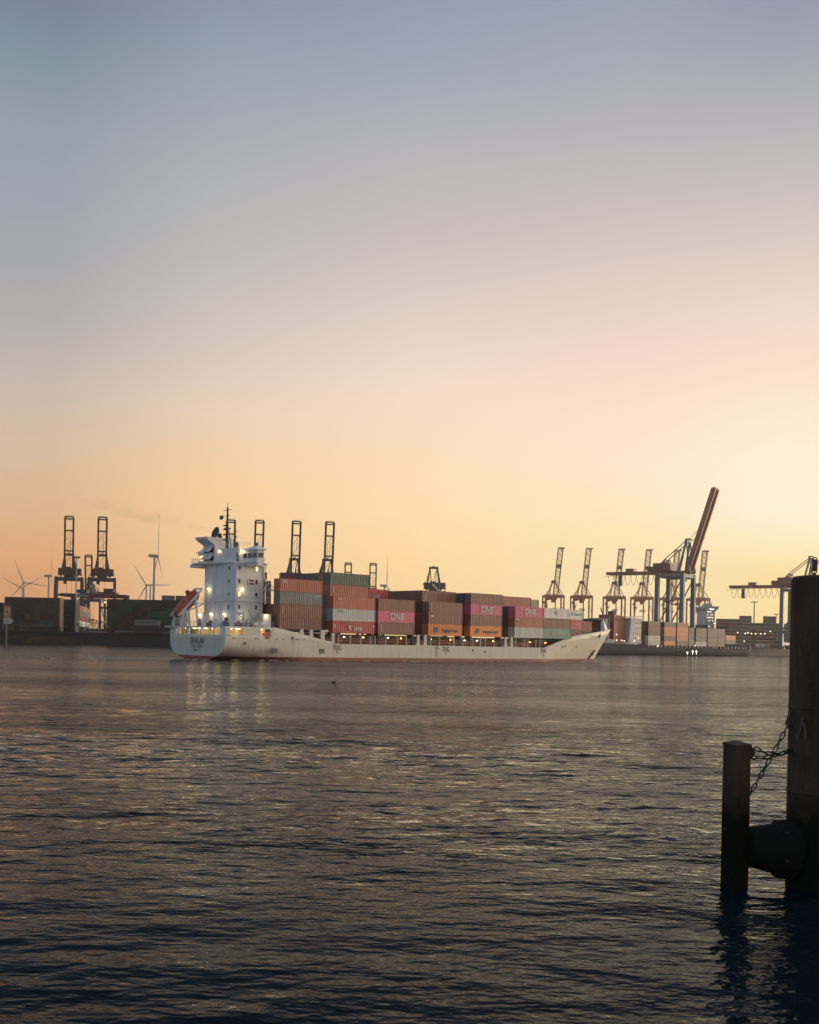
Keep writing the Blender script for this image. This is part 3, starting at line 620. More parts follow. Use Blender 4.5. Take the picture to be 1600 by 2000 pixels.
# funnel casing with louvres and an overhanging top
fn = MB().box(-49.1, -44.2, 13.0, 17.6, 21.95, 25.9).build('funnel', M_white, ship)
MB().add([(-49.1, 13.0, 25.9), (-44.2, 13.0, 25.9), (-44.2, 17.6, 25.9), (-49.1, 17.6, 25.9), (-51.0, 13.0, 27.1), (-44.0, 13.0, 27.1), (-44.0, 17.8, 27.1), (-51.0, 17.8, 27.1),
          (-51.2, 12.95, 27.7), (-44.0, 12.95, 27.7), (-44.0, 18.0, 27.7), (-51.2, 18.0, 27.7)],
         [(3, 2, 1, 0), (0, 1, 5, 4), (1, 2, 6, 5), (2, 3, 7, 6), (3, 0, 4, 7), (4, 5, 9, 8), (5, 6, 10, 9), (6, 7, 11, 10), (7, 4, 8, 11), (8, 9, 10, 11)]).build('funnel_top', M_white, fn)
for k, (t0, z) in enumerate([(13.3, 24.3), (15.4, 24.3), (13.3, 22.5), (15.4, 22.5)]):
    h = 1.35 if z > 23 else 1.1
    MB().box(-49.14, -49.1, t0, t0 + 1.9, z, z + h).build('louvre_opening', M_black, fn)
    MB().add([(-49.15, t0 - .05, z + h + .1), (-49.15, t0 + 1.75, z + h + .1), (-50.25, t0 + 1.75, z + .1), (-50.25, t0 - .05, z + .1), (-49.15, t0 - .05, z + h + .2), (-49.15, t0 + 1.75, z + h + .2), (-50.25, t0 + 1.75, z + .2), (-50.25, t0 - .05, z + .2)],
             [(3, 2, 1, 0), (4, 5, 6, 7), (0, 1, 5, 4), (1, 2, 6, 5), (2, 3, 7, 6), (3, 0, 4, 7)]).build('louvre_flap', M_white, fn)
wall_lamp(fn, (-47.7, 13.0, 24.6), (0, -1, 0), 70)
for s, t in ((-46, 15), (-47, 16.2), (-45.2, 16.5)): MB().tube((s, t, 27.6), (s - .4, t, 28.9), .35, .35).build('exhaust_pipe', M_black, fn)
# masts and aerials
mast = MB().tube((-47, 11.0, 25.2), (-47.1, 11.0, 34.6), .42, .2).tube((-46.2, 10.6, 25.2), (-47.0, 11.0, 31.5), .12).tube((-46.6, 12.2, 25.2), (-47, 11.0, 31.5), .12).build('main_mast', M_black, ship)
MB().tube((-47.1, 11, 34.6), (-47.1, 11, 35.6), .05).beam((-47.1, 9.4, 33.9), (-47.1, 12.5, 33.9), .12).beam((-47.1, 9.7, 32.6), (-47.1, 12.2, 32.6), .1).beam((-47.1, 10, 31.0), (-47.1, 11.8, 31.0), .1).build('yardarm', M_black, mast)
mk = MB()
for z in (27, 28.2, 29.4, 30.3): mk.box(-47.5, -47.0, 11.4, 12.1, z, z + .28)
mk.build('navigation_lights', M_dark, mast)
MB().beam((-47.4, 9.2, 29.6), (-46.8, 12.4, 29.9), .25, .3).build('radar_scanner', M_grey, mast)
MB().add([(-47.1, 12.6, 32.9), (-47.2, 13.3, 32.75), (-47.1, 14.2, 32.9), (-47.1, 14.2, 32.0), (-47.2, 13.3, 31.85), (-47.1, 12.6, 32.05)], [(0, 1, 4, 5), (1, 2, 3, 4)]).build('flag', mat('flag_dark', (.09, .05, .06), .8), mast)
MB().tube((-46.4, 8.6, 25.2), (-46.4, 8.6, 29.4), .12, .08).beam((-46.4, 7.6, 29.0), (-46.4, 9.4, 29.0), .12).box(-46.6, -46.2, 8.2, 9.0, 27.6, 27.9).build('signal_mast', M_grey, ship)
MB().lathe([(.05, 0), (.9, .18), (1.35, .5), (1.45, .62), (1.3, .5), (.8, .3), (.05, .14)], 16, Matrix.Translation((-48.0, 13.6, 28.6)) @ Matrix.Rotation(R(-72), 4, 'Y')).tube((-47.8, 13.6, 27.7), (-47.9, 13.6, 28.5), .15).build('satellite_dish', M_dark, ship)
MB().tube((-45.6, 13.6, 27.7), (-45.6, 13.6, 28.3), .2).beam((-46.6, 13.2, 28.5), (-44.6, 14.0, 28.7), .3, .35).build('radar_scanner', M_dark, ship)
# forward-side stair brace of the tower
MB().beam((-41.0, 4.9, 18.9), (-37.7, 4.9, 16.05), .12).beam((-41.0, 4.9, 15.9), (-37.5, 4.9, 16.0), .25, .35).beam((-41.0, 4.9, 18.2), (-39.2, 4.9, 16.1), .1).beam((-41.0, 4.9, 16.2), (-39.6, 4.9, 17.6), .1).beam((-41.1, 4.9, 21.2), (-41.0, 4.9, 18.6), .2).build('gangway_brace', M_white, ship)
MB().prism([(S1, 21.7), (S1 + 1.1, 21.7), (S1, 18.7)], 'y', T0 + .02, T0 + .4).build('tower_bracket', M_white, ship)
MB().box(-40.6, -39.4, 6.6, 8.8, 6.4, 20.3).box(-40.4, -39.6, 7.3, 8.2, 20.3, 21.0).build('vent_casing', M_coam, ship)
# lifeboat ramp and davit
dv = MB()
for t in (16.2, 19.6):
    dv.beam((-56.2, t, 9.6), (-49.9, t, 16.0), .28, .4).beam((-55.4, t, 7.4), (-54.9, t, 10.9), .35, .45).beam((-53.3, t, 7.4), (-54.4, t, 11.2), .3, .4).beam((-51.0, t, 7.4), (-51.8, t, 14.0), .3, .35).beam((-55.2, t, 10.2), (-49.0, t, 12.8), .22, .3)
dv.beam((-49.9, 16.2, 16.0), (-49.9, 19.6, 16.0), .35, .4).beam((-54.6, 16.2, 9.0), (-54.6, 19.6, 9.0), .25).beam((-50.6, 16.2, 15.6), (-51.4, 16.2, 14.2), .2).build('lifeboat_davit', M_white, ship)
MB().box(-52.5, -49.2, 16.0, 20.2, 12.6, 12.75).build('boarding_platform', M_white, ship)
railing('platform_railing', [(-49.2, 16.0, 12.75), (-49.2, 20.2, 12.75), (-52.4, 20.2, 12.75)], 1.1, ship, .9)
# bow: breakwater, foremast, bulwark detail
bw = MB().prism([(5.2, 7.35), (17.3, 7.35), (17.3, 12.35), (5.2, 12.35)], 'x', 83.6, 83.9).build('breakwater', mat('breakwater_brown', (.035, .022, .016), .9, var=.3, scale=.5, spec=.1), ship)
MB().box(80.2, 83.6, 5.2, 5.45, 7.35, 12.35).build('breakwater_side', MATS['breakwater_brown'], bw)
MB().box(72.6, 84.2, 4.7, 17.8, 12.35, 12.75).build('breakwater_roof', MATS['breakwater_brown'], bw)
MB().add([(92.6, 10.2, 9.6), (95.3, 11.1, 9.9), (95.3, 11.4, 9.9), (92.6, 12.3, 9.6), (92.75, 11.15, 13.2), (92.95, 11.15, 13.2), (92.95, 11.35, 13.2), (92.75, 11.35, 13.2)], [(3, 2, 1, 0), (4, 5, 6, 7), (0, 1, 5, 4), (1, 2, 6, 5), (2, 3, 7, 6), (3, 0, 4, 7)]).build('foremast', M_white, ship)
MB().lathe([(.15, 0), (.3, .1), (.3, .3), (.15, .4)], 8, Matrix.Translation((72.0, 3.3, 9.0))).tube((72, 3.3, 7.4), (72, 3.3, 9.0), .06).build('bow_lamp', M_lampw, ship)
point('bow_light', (72, 2.9, 9.2), 40, (1, .8, .5), .2, ship)
for s, t in ((77, 5.6), (80.5, 6.8), (84, 8.2)): MB().tube((s, t, 7.4), (s, t, 9.6), .1).build('bow_post', M_white, ship)
# lifeboat
lb = thing('lifeboat', 'orange enclosed lifeboat resting on the sloping ramp at the ship stern', 'lifeboat', on(SO, -53.1, 17.9, 12.5), HEAD)
Mx = Matrix.Rotation(R(-44.5), 4, 'Y') @ Matrix.Rotation(R(90), 4, 'Y')
MB().lathe([(.25, -4.0), (.75, -3.8), (1.15, -3.1), (1.35, -1.8), (1.42, 0), (1.38, 1.8), (1.2, 3.0), (.85, 3.7), (.3, 3.9)], 14, Mx).build('boat_hull', M_orange, lb, True)
MB().lathe([(.55, 0), (.6, .5), (.45, .95), (.15, 1.1)], 10, Matrix.Rotation(R(-44.5), 4, 'Y') @ Matrix.Translation((2.0, 0, 1.1))).build('conning_cupola', M_orange, lb, True)
MB().lathe([(1.44, -.12), (1.47, -.1), (1.47, .1), (1.44, .12)], 14, Mx).build('fender_band', M_grey, lb)

# ---- containers carried by the ship
BASE, TH = 6.62, 2.86
def tier_word(k, n): return 'top' if k == n - 1 else ('bottom' if k == 0 else ORD[k])
BAYS = {  # s start, length, base
 1: (-39.9, 12.19, 7.1), 2: (-24.5, 13.1, BASE), 3: (-10.4, 12.19, BASE), 4: (6.6, 12.19, BASE), 5: (21.9, 12.19, BASE), 6: (39.3, 12.19, BASE), 7: (51.52, 12.0, BASE)}
OUT = {1: ['maroon', 'brown', 'grey', 'orange-red'], 2: ['red', 'light grey', 'orange-red'], 3: ['brown', 'pink', 'brown'], 4: ['orange', 'brown', 'brown'],
       5: ['orange', 'brown', 'pink', 'brown'], 6: ['light grey', 'orange-red', 'pink'], 7: ['pale green', 'brown', 'white']}
INNER = {  # row -> number of tiers for rows standing behind the outer one
 1: {1: 2, 2: 2}, 2: {1: 5, 2: 5, 3: 5, 4: 5, 5: 5, 6: 5, 7: 5}, 3: {1: 3, 2: 3, 3: 3, 4: 4}, 4: {1: 4, 2: 4, 3: 4, 4: 4, 5: 4, 6: 4}, 5: {1: 4, 2: 4, 3: 4}, 6: {1: 3, 2: 4}, 7: {1: 3, 2: 3, 5: 4}}
SHIPC = {}
DARKS = ['brown', 'maroon', 'dark red', 'brown', 'dark blue', 'grey', 'dark green', 'purple', 'black']
SEEN = {(1, 1, 0), (1, 1, 1), (3, 4, 3), (6, 2, 3), (7, 5, 3)} | {(2, 1, k) for k in range(5)} | {(2, 2, k) for k in range(5)} | {(2, r, 4) for r in range(3, 8)} | {(3, 1, k) for k in range(3)}
SEEN |= {(4, 1, k) for k in range(4)} | {(4, 2, k) for k in range(4)} | {(4, r, 3) for r in range(3, 7)} | {(5, 1, k) for k in range(4)} | {(5, 2, 3), (5, 3, 3)} | {(6, 1, k) for k in range(3)} | {(6, 2, 2), (6, 2, 1), (6, 2, 0)}
for b, (s, L, z0) in BAYS.items():
    where = 'stack beside the ship tower' if b == 1 else f'{ORD[b - 1]} stack from the ship tower'
    for k, c in enumerate(OUT[b]):
        SHIPC[(b, 0, k)] = container(SO, s, .12, z0 + k * TH, L, TH - .03, c, f'{c} container, {tier_word(k, len(OUT[b]))} tier, outer row of the {where}', 'containers on the ship')
    for r, n in INNER[b].items():
        for k in range(n):
            c = random.choice(DARKS)
            if b == 2 and k >= 3: c = {1: ['red-brown', 'dark green']}.get(r, [random.choice(DARKS), ['', '', 'brown', 'dark green', 'purple', 'purple', 'maroon', 'dark red'][r]])[k - 3]
            if b == 3 and r == 4 and k == 3: c = 'red'
            if b == 4 and k == 3: c = 'brown'
            if b == 6 and r == 2 and k == 3: c = 'red-brown'
            if b == 7 and r == 5 and k == 3: c = 'tan'
            if b == 2 and r == 1 and k == 1: c = 'light blue'
            ss = s + (1.0 if b == 2 and k >= 3 else 0)
            if (b, r, k) in SEEN: SHIPC[(b, r, k)] = container(SO, ss, .12 + r * 2.5, z0 + k * TH, 12.19, TH - .03, c, f'{c} container, {ORD[k]} tier up, {ORD[r]} row inboard, {where}', 'containers on the ship')
            else: mass_box('hold', on(SO, ss, .12 + r * 2.5, z0 + k * TH), HEAD, 12.19, TH - .03, c)
build_mass('hold', 'inner_containers', 'inner containers filling the ship stacks behind the outer row')
# short boxes by the bow
for k, (c, lab) in enumerate((('dark red', 'bottom'), ('red', 'middle'), ('white', 'top'))):
    SHIPC[(8, 0, k)] = container(SO, 65.6, 2.4, BASE + k * TH, 6.06, TH - .03, c, f'{c} short container near the bow, {lab} of its stack', 'containers on the ship')
for k, c in enumerate(('maroon', 'dark red')):
    SHIPC[(9, 0, k)] = container(SO, 73.6, 5.3, 7.4 + k * 2.42, 6.5, 2.38, c, f'{c} short container under the breakwater roof, {"lower" if k == 0 else "upper"} one', 'containers on the ship')
def ctext(key, name, s, size, x, z, m=None, xs=1.0, bold=0.0, y=-.035):
    return text(name, s, size, m or M_wletter, SHIPC[key], (x, y, z), xs=xs, bold=bold)
M_navy = mat('navy_lettering', (.03, .06, .16), .5, var=.1)
def one_logo(key):
    g = MB(); h = 1.5; z = .75; w = .28
    def bar(x0, x1, z0, z1): g.box(x0, x1, -.04, .03, z + z0, z + z1)
    x = 4.0
    bar(x, x + w, 0, h); bar(x + 1.15, x + 1.15 + w, 0, h); bar(x + w, x + 1.15, h - w, h); bar(x + w, x + 1.15, 0, w)
    x = 5.75; bar(x, x + w, 0, h); bar(x + 1.0, x + 1.0 + w, 0, h)
    g.prism([(x + w, z + h), (x + w, z + h - .5), (x + 1.0, z), (x + 1.0, z + .5)], 'y', -.04, .03)
    x = 7.35; bar(x, x + w, 0, h)
    for a in (0, h / 2 - w / 2, h - w): bar(x + w, x + 1.25, a, a + w)
    bar(4.0, 8.6, -.36, -.28); o = g.build('logo_lettering', M_wletter, SHIPC[key]); return o
for k in ((3, 0, 1), (5, 0, 2), (6, 0, 2)): one_logo(k)
for k in ((4, 0, 0), (5, 0, 0)):
    ctext(k, 'company_lettering', 'Hapag-Lloyd', 1.25, 7.6, 1.35, M_navy, xs=.92, bold=.02)
    g = MB(); g.prism([(1.9, .75), (3.1, .75), (3.4, 1.2), (3.4, 2.1), (2.4, 2.1), (2.0, 1.6)], 'y', -.04, .03); o = g.build('company_emblem', M_navy, SHIPC[k])
ctext((2, 0, 0), 'company_lettering', 'K', 1.7, 5.2, 1.25, xs=.9, bold=.05); ctext((2, 0, 0), 'company_lettering', 'LINE', 1.15, 7.6, 1.05, xs=1.05, bold=.04)
faint_line('slogan_lettering', 18, .34, mat('faded_white', (.55, .40, .38), .6), SHIPC[(2, 0, 0)], (5.2, -.035, 2.3), (R(90), R(2), 0), 5)
for x in (.45, 12.6): MB().lathe([(.05, 0), (.28, .01), (.28, .05)], 8, Matrix.Translation((x, -.01, 1.7)) @ Matrix.Rotation(R(90), 4, 'X')).build('round_mark', M_wletter, SHIPC[(2, 0, 0)])
ctext((3, 4, 3), 'company_lettering', 'K LINE', 1.25, 7.2, .95, xs=1.0, bold=.03)
ctext((7, 0, 0), 'company_lettering', 'CHINA SHIPPING', 1.25, 5.8, 1.4, xs=.62, bold=.03)
ctext((1, 0, 3), 'owner_lettering', 'DAL', .75, 1.2, 2.15, bold=.03); ctext((2, 0, 2), 'owner_lettering', 'DAL', .75, 2.0, 2.25, bold=.03)
ctext((2, 0, 1), 'owner_lettering', 'C P', .8, 2.3, 2.2, M_letter, xs=1.1)
faint_line('owner_lettering', 6, .42, M_wletter, SHIPC[(2, 1, 4)], (1.6, -.035, 2.4), (R(90), 0, 0), 6)
faint_line('owner_lettering', 4, .34, MATS['faded_white'], SHIPC[(1, 0, 2)], (1.5, -.035, 2.1), (R(90), 0, 0), 7); MB().box(10.0, 11.7, -.04, .03, 2.1, 2.25).box(10.2, 11.0, -.04, .03, 1.8, 1.88).build('white_stripe', M_wletter, SHIPC[(1, 0, 2)])
ctext((8, 0, 2), 'company_lettering', 'Hapag-Lloyd', .75, 3.7, 1.5, M_letter, xs=.8); MB().box(.5, 1.3, -.04, .03, 1.1, 2.0).build('company_emblem', M_navy, SHIPC[(8, 0, 2)])
ctext((8, 0, 1), 'company_lettering', 'K Line', .9, 3.2, 1.3, xs=.9)
MB().lathe([(.55, 0), (.62, .01), (.62, .04), (.5, .05)], 14, Matrix.Translation((5.3, -.01, 1.6)) @ Matrix.Rotation(R(90), 4, 'X')).build('round_emblem', mat('faint_emblem', (.42, .38, .33), .6), SHIPC[(7, 0, 2)])
MB().box(10.4, 11.6, -.04, .03, 1.2, 1.32).box(10.5, 11.4, -.04, .03, .7, .82).box(10.5, 10.8, -.04, .03, .85, 1.15).build('side_marks', MATS['faint_emblem'], SHIPC[(7, 0, 2)])
for key, x in (((1, 0, 1), .7), ((2, 1, 3), .8), ((3, 0, 0), .9), ((4, 0, 2), .8), ((4, 1, 3), .8)):
    g = MB()
    for k in range(5): g.box(x, x + .22, -.04, .03, .55 + k * .38, .55 + k * .38 + .26)
    g.build('vertical_lettering', M_wletter, SHIPC[key])
MB().box(.8, 1.7, -.04, .03, 1.9, 2.25).build('owner_mark', M_wletter, SHIPC[(4, 0, 1)]); MB().box(.5, 1.4, -.04, .03, 1.95, 2.3).box(1.2, 1.4, -.04, .03, 1.4, 1.95).build('owner_mark', M_wletter, SHIPC[(6, 0, 1)])

# ------------------------------------------------------------------ container yard on the left bank
YG = 6.4; YC = 558.0
YARD = ['maroon', 'olive', 'olive', 'dark red', 'ochre', 'black', 'brown', 'purple', 'olive', 'dark blue', 'maroon', 'ochre']
GREENS = ['dark green', 'grey', 'dark green', 'black', 'brown', 'dark green', 'green', 'black', 'maroon']
def yard_block(x_px, cols, tiers, Y, cset, words, h=2.78, special=None, L=12.19):
    """stacks seen on their ends; x_px is the left edge in the photograph"""
    X0 = pix(x_px, 1220, Y).x
    for i in range(cols):
        for k in range(tiers[i] if isinstance(tiers, list) else tiers):
            c = (special or {}).get((i, k)) or cset[random.randrange(len(cset))]
            X = X0 + i * 2.5
            container(None, 0, 0, 0, L, h - .03, c, f'{c} container end, {ORD[i]} column, {ORD[k]} tier, {words}', 'containers stacked in the yard', False, R(90), Vector((X + 2.44, Y, YG + k * h)), k=.28)  # stacks dimmed by k, their shade is put into the paint
sp = {(0, 5): 'maroon', (1, 5): 'maroon', (2, 5): 'olive', (3, 5): 'olive', (4, 5): 'olive', (5, 5): 'maroon', (6, 5): 'maroon', (7, 5): 'ochre', (8, 5): 'maroon', (9, 5): 'maroon', (10, 5): 'ochre', (10, 4): 'orange-red', (10, 3): 'orange-red', (10, 2): 'ochre', (10, 1): 'maroon',  # last column in warm paint: low sunlight on its side put into the colour
      (4, 4): 'olive', (6, 4): 'ochre', (7, 4): 'ochre', (6, 3): 'ochre', (9, 3): 'ochre', (4, 2): 'ochre', (6, 2): 'ochre', (7, 1): 'light blue', (8, 1): 'grey', (9, 1): 'grey'}
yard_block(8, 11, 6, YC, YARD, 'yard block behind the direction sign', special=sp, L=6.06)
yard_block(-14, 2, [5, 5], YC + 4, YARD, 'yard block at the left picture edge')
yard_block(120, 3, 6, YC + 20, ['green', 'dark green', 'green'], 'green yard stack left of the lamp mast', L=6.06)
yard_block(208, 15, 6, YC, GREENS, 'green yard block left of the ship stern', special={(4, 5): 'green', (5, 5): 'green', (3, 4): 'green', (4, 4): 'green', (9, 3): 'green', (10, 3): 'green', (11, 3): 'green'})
for k, (x, c) in enumerate(((149, 'orange-red'), (157, 'tan'), (165, 'orange-red'))):     # long sides catching the low light
    for t in range(4):
        p = pix(x, 1220, YC + 30 + k * 26); container(None, 0, 0, 0, 12.19, 2.7, c if t == 3 else ['white', 'dark red', 'grey'][t], f'{c if t == 3 else ["white", "dark red", "grey"][t]} container, {ORD[t]} tier, {ORD[k]} of the side-lit stacks by the lamp mast', 'containers stacked in the yard', False, R(90), Vector((p.x, p.y, YG + 3 + t * 2.73)))
for x, y, c in ((316, 1175, 'grey'), (343, 1171, 'maroon')):
    p = pix(x, y, YC + 6); container(None, 0, 0, 0, 6.06, 2.5, c, f'{c} short container lying on top of the green yard block', 'containers stacked in the yard', False, 0, Vector((p.x, p.y, YG + 6 * 2.78 + .02)))
tl = pix(263, 1215, YC - 6)
c = container(None, 0, 0, 0, 12.19, 2.75, 'light grey', 'pale grey container with dark lettering standing low in front of the green yard block', 'containers stacked in the yard', False, 0, Vector((tl.x, tl.y, 10.2)), k=.35)  # pale paint dimmed too, shade put into the colour
g = MB()
for k, w in enumerate((.7, .5, .5, .6, .4, 1.1, .5, .5, .7)): g.box(2.6 + k * .8, 2.6 + k * .8 + w * .8, -.07, .0, 1.15, 1.15 + (.7 if k in (0, 5) else .45))
g.build('dark_lettering', M_dark, c)
MB().box(0, 12.19, 0, 2.4, 6.4, 10.15).build('loading_plinth', M_yard, label='dark plinth under the pale grey container on the left bank', cat='plinth').location = (tl.x, tl.y, 0)

# ------------------------------------------------------------------ quay cranes
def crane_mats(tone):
    if tone == 'near': return mat('crane_steel_blue', (.085, .125, .18), .55, var=.2, scale=.1), mat('crane_house_maroon', (.20, .06, .05), .6, var=.2, scale=.1), mat('crane_girder_red', (.34, .10, .06), .6, var=.2, scale=.1)  # lighter copies of the crane paints, with the haze put into the colour
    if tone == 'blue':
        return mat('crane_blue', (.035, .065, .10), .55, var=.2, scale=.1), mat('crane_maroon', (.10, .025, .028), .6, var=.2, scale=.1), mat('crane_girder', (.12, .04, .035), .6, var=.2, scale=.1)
def quay_crane(label, loc, rz, boom=80.0, L=56.0, back=34.0, Hp=50.0, apex=22.0, festoon=True, group=None, reel=False, box_boom=False, spreader=20.0, tone='blue', hw=6.5):
    M1, M2, M3 = crane_mats(tone); lw = 3.0 if tone == 'near' else 2.3
    c = thing('quay_crane', label, 'crane', loc, rz, group); G, Wd = 18.5, 22.0; x0, x1 = -G / 2, G / 2
    for x in (x0, x1):
        for y in (-Wd / 2, Wd / 2):
            MB().beam((x, y, 0), (x, y * .93, Hp + 1.5), lw, lw, lw * .9, lw * .9).build('leg', M1, c)
            MB().box(x - 2.6, x + 2.6, y - .9, y + .9, -1.2, 1.0).build('bogie', M2, c)
    for x in (x0, x1):
        MB().beam((x, -Wd / 2 + 1, 3), (x, Wd / 2 - 1, 3), 1.6, 2.2).build('sill_beam', M1, c)
        MB().beam((x, -Wd * .465 + 1, Hp), (x, Wd * .465 - 1, Hp), 1.8, 2.4).build('cross_beam', M1, c)
    for y in (-Wd / 2, Wd / 2):
        MB().beam((x0 + 1, y, 12), (x1 - 1, y, 12), 1.4, 2.0).build('portal_beam', M1, c)
        MB().beam((x0 + 1, y * .93, Hp - .6), (x1 - 1, y * .93, Hp - .6), 1.5, 2.0).build('top_beam', M1, c)
        MB().tube((x0 + .8, y * .98, 13), (x1 - .8, y * .94, Hp - 3), .5, n=6).build('diagonal_brace', M1, c)
    for y in (-3.3, 3.3): MB().beam((-back, y, Hp + 2.6), (x1 + 3.5, y, Hp + 2.6), 1.0, 2.2).build('girder', M3, c)
    t = MB()
    for x in np.arange(-back + .4, x1 + 3, 6.5): t.beam((x, -2.8, Hp + 2.6), (x, 2.8, Hp + 2.6), .5, 1.2)
    t.build('girder_ties', M3, c)
    hs = MB().box(-14.5, -1.5, -hw, hw, Hp + 4.2, Hp + 9.2).build('machinery_house', M2, c)
    MB().box(-19.5, -14.7, -5.0, 5.0, Hp + 3.9, Hp + 7.0).build('electrical_house', M2, c)
    MB().box(-15.3, -.7, -hw - .7, hw + .7, Hp + 3.9, Hp + 4.15).build('house_platform', M1, c)
    MB().box(-9, -6.5, -3, 1, Hp + 9.25, Hp + 10.6).build('roof_unit', M2, hs)
    A = Vector((x1 - .5, 0, Hp + apex))
    for y in (-1, 1):
        MB().beam((x1 - 4.6, y * 6.6, Hp + 2), A + Vector((0, y * 3.2, 0)), 1.6, 1.6, 1.2, 1.2).build('mast_leg', M1, c)
        MB().beam((x1 + 3.2, y * 5.6, Hp + 2), A + Vector((0, y * 3.2, 0)), 1.0, 1.0, .8, .8).build('mast_leg', M1, c)
        B = Vector((-6.5, y * 3.3, Hp + 12.5))
        MB().beam((-10, y * 5.0, Hp + 4), B, .7).build('rear_mast_leg', M1, c); MB().beam((-1.5, y * 4.5, Hp + 3.5), B, .7).build('rear_mast_leg', M1, c)
        MB().tube(A + Vector((0, y * 3.2, 0)), B, .35, n=6).build('back_stay', M1, c); MB().tube(B, (-15.5, y * 3.3, Hp + 3.7), .3, n=6).build('back_stay', M1, c)
        MB().tube(A + Vector((0, y * 2.9, 0)), (x1 + .5, y * 3.2, Hp + 3), .15, n=5).build('ladder_stay', M1, c)
    MB().box(A.x - .9, A.x + .9, -4.2, 4.2, A.z - 1.2, A.z + .7).box(A.x - 2.0, A.x + 2.0, -.5, .5, A.z + .7, A.z + 1.6).build('mast_head', M1, c)
    # boom
    bt = thing('boom', None, None); bt.parent = c; bt.location = (x1 + (0.3 if box_boom else 3.5), 0, Hp + 2.6); bt.rotation_euler = (0, R(-boom), 0)
    mb_ = M3 if box_boom else mat('boom_dark', (.06, .05, .05), .6, var=.2)
    for y in (-3.3, 3.3): MB().box(0, L, y - .75, y + .75, -1.7 if box_boom else -.9, 1.7 if box_boom else .9).build('boom_chord', mb_, bt)
    if box_boom: MB().box(0, L - 4, -2.5, 2.5, .62, 1.2).build('boom_web', mb_, bt)
    for f in (.02, .36, .42, .77, .97): MB().box(L * f - .6, L * f + .6, -2.54, 2.54, -.6, .6).build('boom_tie', mb_, bt)
    dg = MB()
    for f0, f1 in ((.02, .2), (.2, .36), (.42, .6), (.6, .77)):
        for s in (-1,) if int(f0 * 10) % 2 else (1,): dg.tube((L * f0, -2.7 * s, .3), (L * f1, 2.7 * s, .3), .13, n=4)
    for y in (-1.0, .6, 1.3): dg.tube((L * .05, y, .4), (L * .76, y, .4), .07, n=4)
    dg.build('boom_bracing', mb_, bt)
    MB().box(L - .2, L + .9, -3.7, 3.7, -1.0, 1.0).beam((L + .9, -3.2, .8), (L + 1.6, 3.2, .8), .25).build('boom_tip', mb_, bt)
    if boom > 40:
        E_ = Vector((x1 + 3.5 + math.cos(R(boom)) * L * .42, 0, Hp + 2.6 + math.sin(R(boom)) * L * .42)); E2 = Vector((x1 + 3.5 + math.cos(R(boom)) * L * .66, 0, Hp + 2.6 + math.sin(R(boom)) * L * .66))
        s = MB()
        for y in (-3, 3): s.tube(A + Vector((0, y, 0)), E_ + Vector((0, y, 0)), .2, n=5)
        for y in (-1, 1): s.tube(A + Vector((0, y, .5)), E2 + Vector((0, y, 0)), .09, n=4)
        s.build('fore_stays', M3, c)
    else:
        s = MB()
        for y in (-3, 3):
            for f in (.45, .92): s.tube(A + Vector((0, y, 0)), (x1 + 3.5 + L * f, y, Hp + 3.5), .25, n=5)
        s.build('fore_stays', M1, c)
    MB().box(-1.5, 6.0, -3.4, 3.4, Hp - 1.0, Hp + .9).build('trolley', M_dark, c)
    MB().prism([(6.2, Hp - 4.4), (9.2, Hp - 3.6), (9.2, Hp - .6), (6.2, Hp - .6)], 'y', -4.2, -1.6).build('operator_cab', M_dark, c)
    s = MB()
    for x, y in ((.2, -2.2), (.2, 2.2), (4, -2.2), (4, 2.2)): s.tube((x, y, Hp - 1), (x * .6 + .8, y * .8, Hp - spreader + 1.0), .05, n=4)
    s.build('hoist_ropes', M_dark, c); MB().box(.6, 3.2, -6.1, 6.1, Hp - spreader - .6, Hp - spreader + .2).box(1.0, 2.8, -3, 3, Hp - spreader + .2, Hp - spreader + 1.0).build('spreader', M2, c)
    if festoon:
        fe = MB(); n = 9; xs = np.linspace(-back + 2, x0 - 1.0, n + 1)
        for a, b in zip(xs[:-1], xs[1:]):
            pts = [(a + (b - a) * q, -4.2, Hp + 1.2 - 7.4 * (1 - (2 * q - 1) ** 2)) for q in np.linspace(0, 1, 9)]; fe.path(pts, .13, 4)
        fe.tube((-back - 2, -4.2, Hp + .2), (-back + 14, -4.2, Hp + .2), .12, n=4)
        fe.build('festoon_cables', M_dark, c)
        MB().box(-back + 10.5, -back + 13, -5, -3.4, Hp - 6.5, Hp + .8).build('cable_box', M_dark, c)
        MB().box(-back + 15, -back + 21, -3, 3, Hp + 3.75, Hp + 6.0).build('winch_house', M3, c)
    if reel: MB().lathe([(2.9, -.4), (3.0, -.3), (3.0, .3), (2.9, .4)], 20, Matrix.Translation((x1 + 2.2, -2, 11.0)) @ Matrix.Rotation(R(90), 4, 'X') @ Matrix.Rotation(R(35), 4, 'Y')).build('cable_reel', M_dark, c)
    return c
GQ = 6.4; gl = 'blue quay cranes with raised booms'
YCR = 940.0
for x, w in ((141, 'leftmost blue quay crane with raised boom beside the lamp mast'), (205, 'second blue quay crane from the left, behind the red gantry'), (451, 'blue crane boom standing just behind the ship mast'),
             (506, 'blue crane boom rising behind the ship bridge wing'), (577, 'blue quay crane boom above the orange-red container by the tower'), (641, 'blue quay crane boom above the dark green container')):
    p = pix(x, 1250, YCR); quay_crane(w, (p.x - 3.5, YCR, GQ), R(-76), 83.5, 47.5, 30, 45.0, 20.0, False, gl, hw=9.2, spreader=14)
for x, w in ((679, 'small far crane boom, left of the two above the second container stack'), (727, 'small far crane boom, right of the two above the second container stack')):
    p = pix(x, 1250, 1240); quay_crane(w, (p.x, 1240, GQ), R(-90), 84, 42, 30, 38.0, 18.0, False, 'far crane booms above the ship')
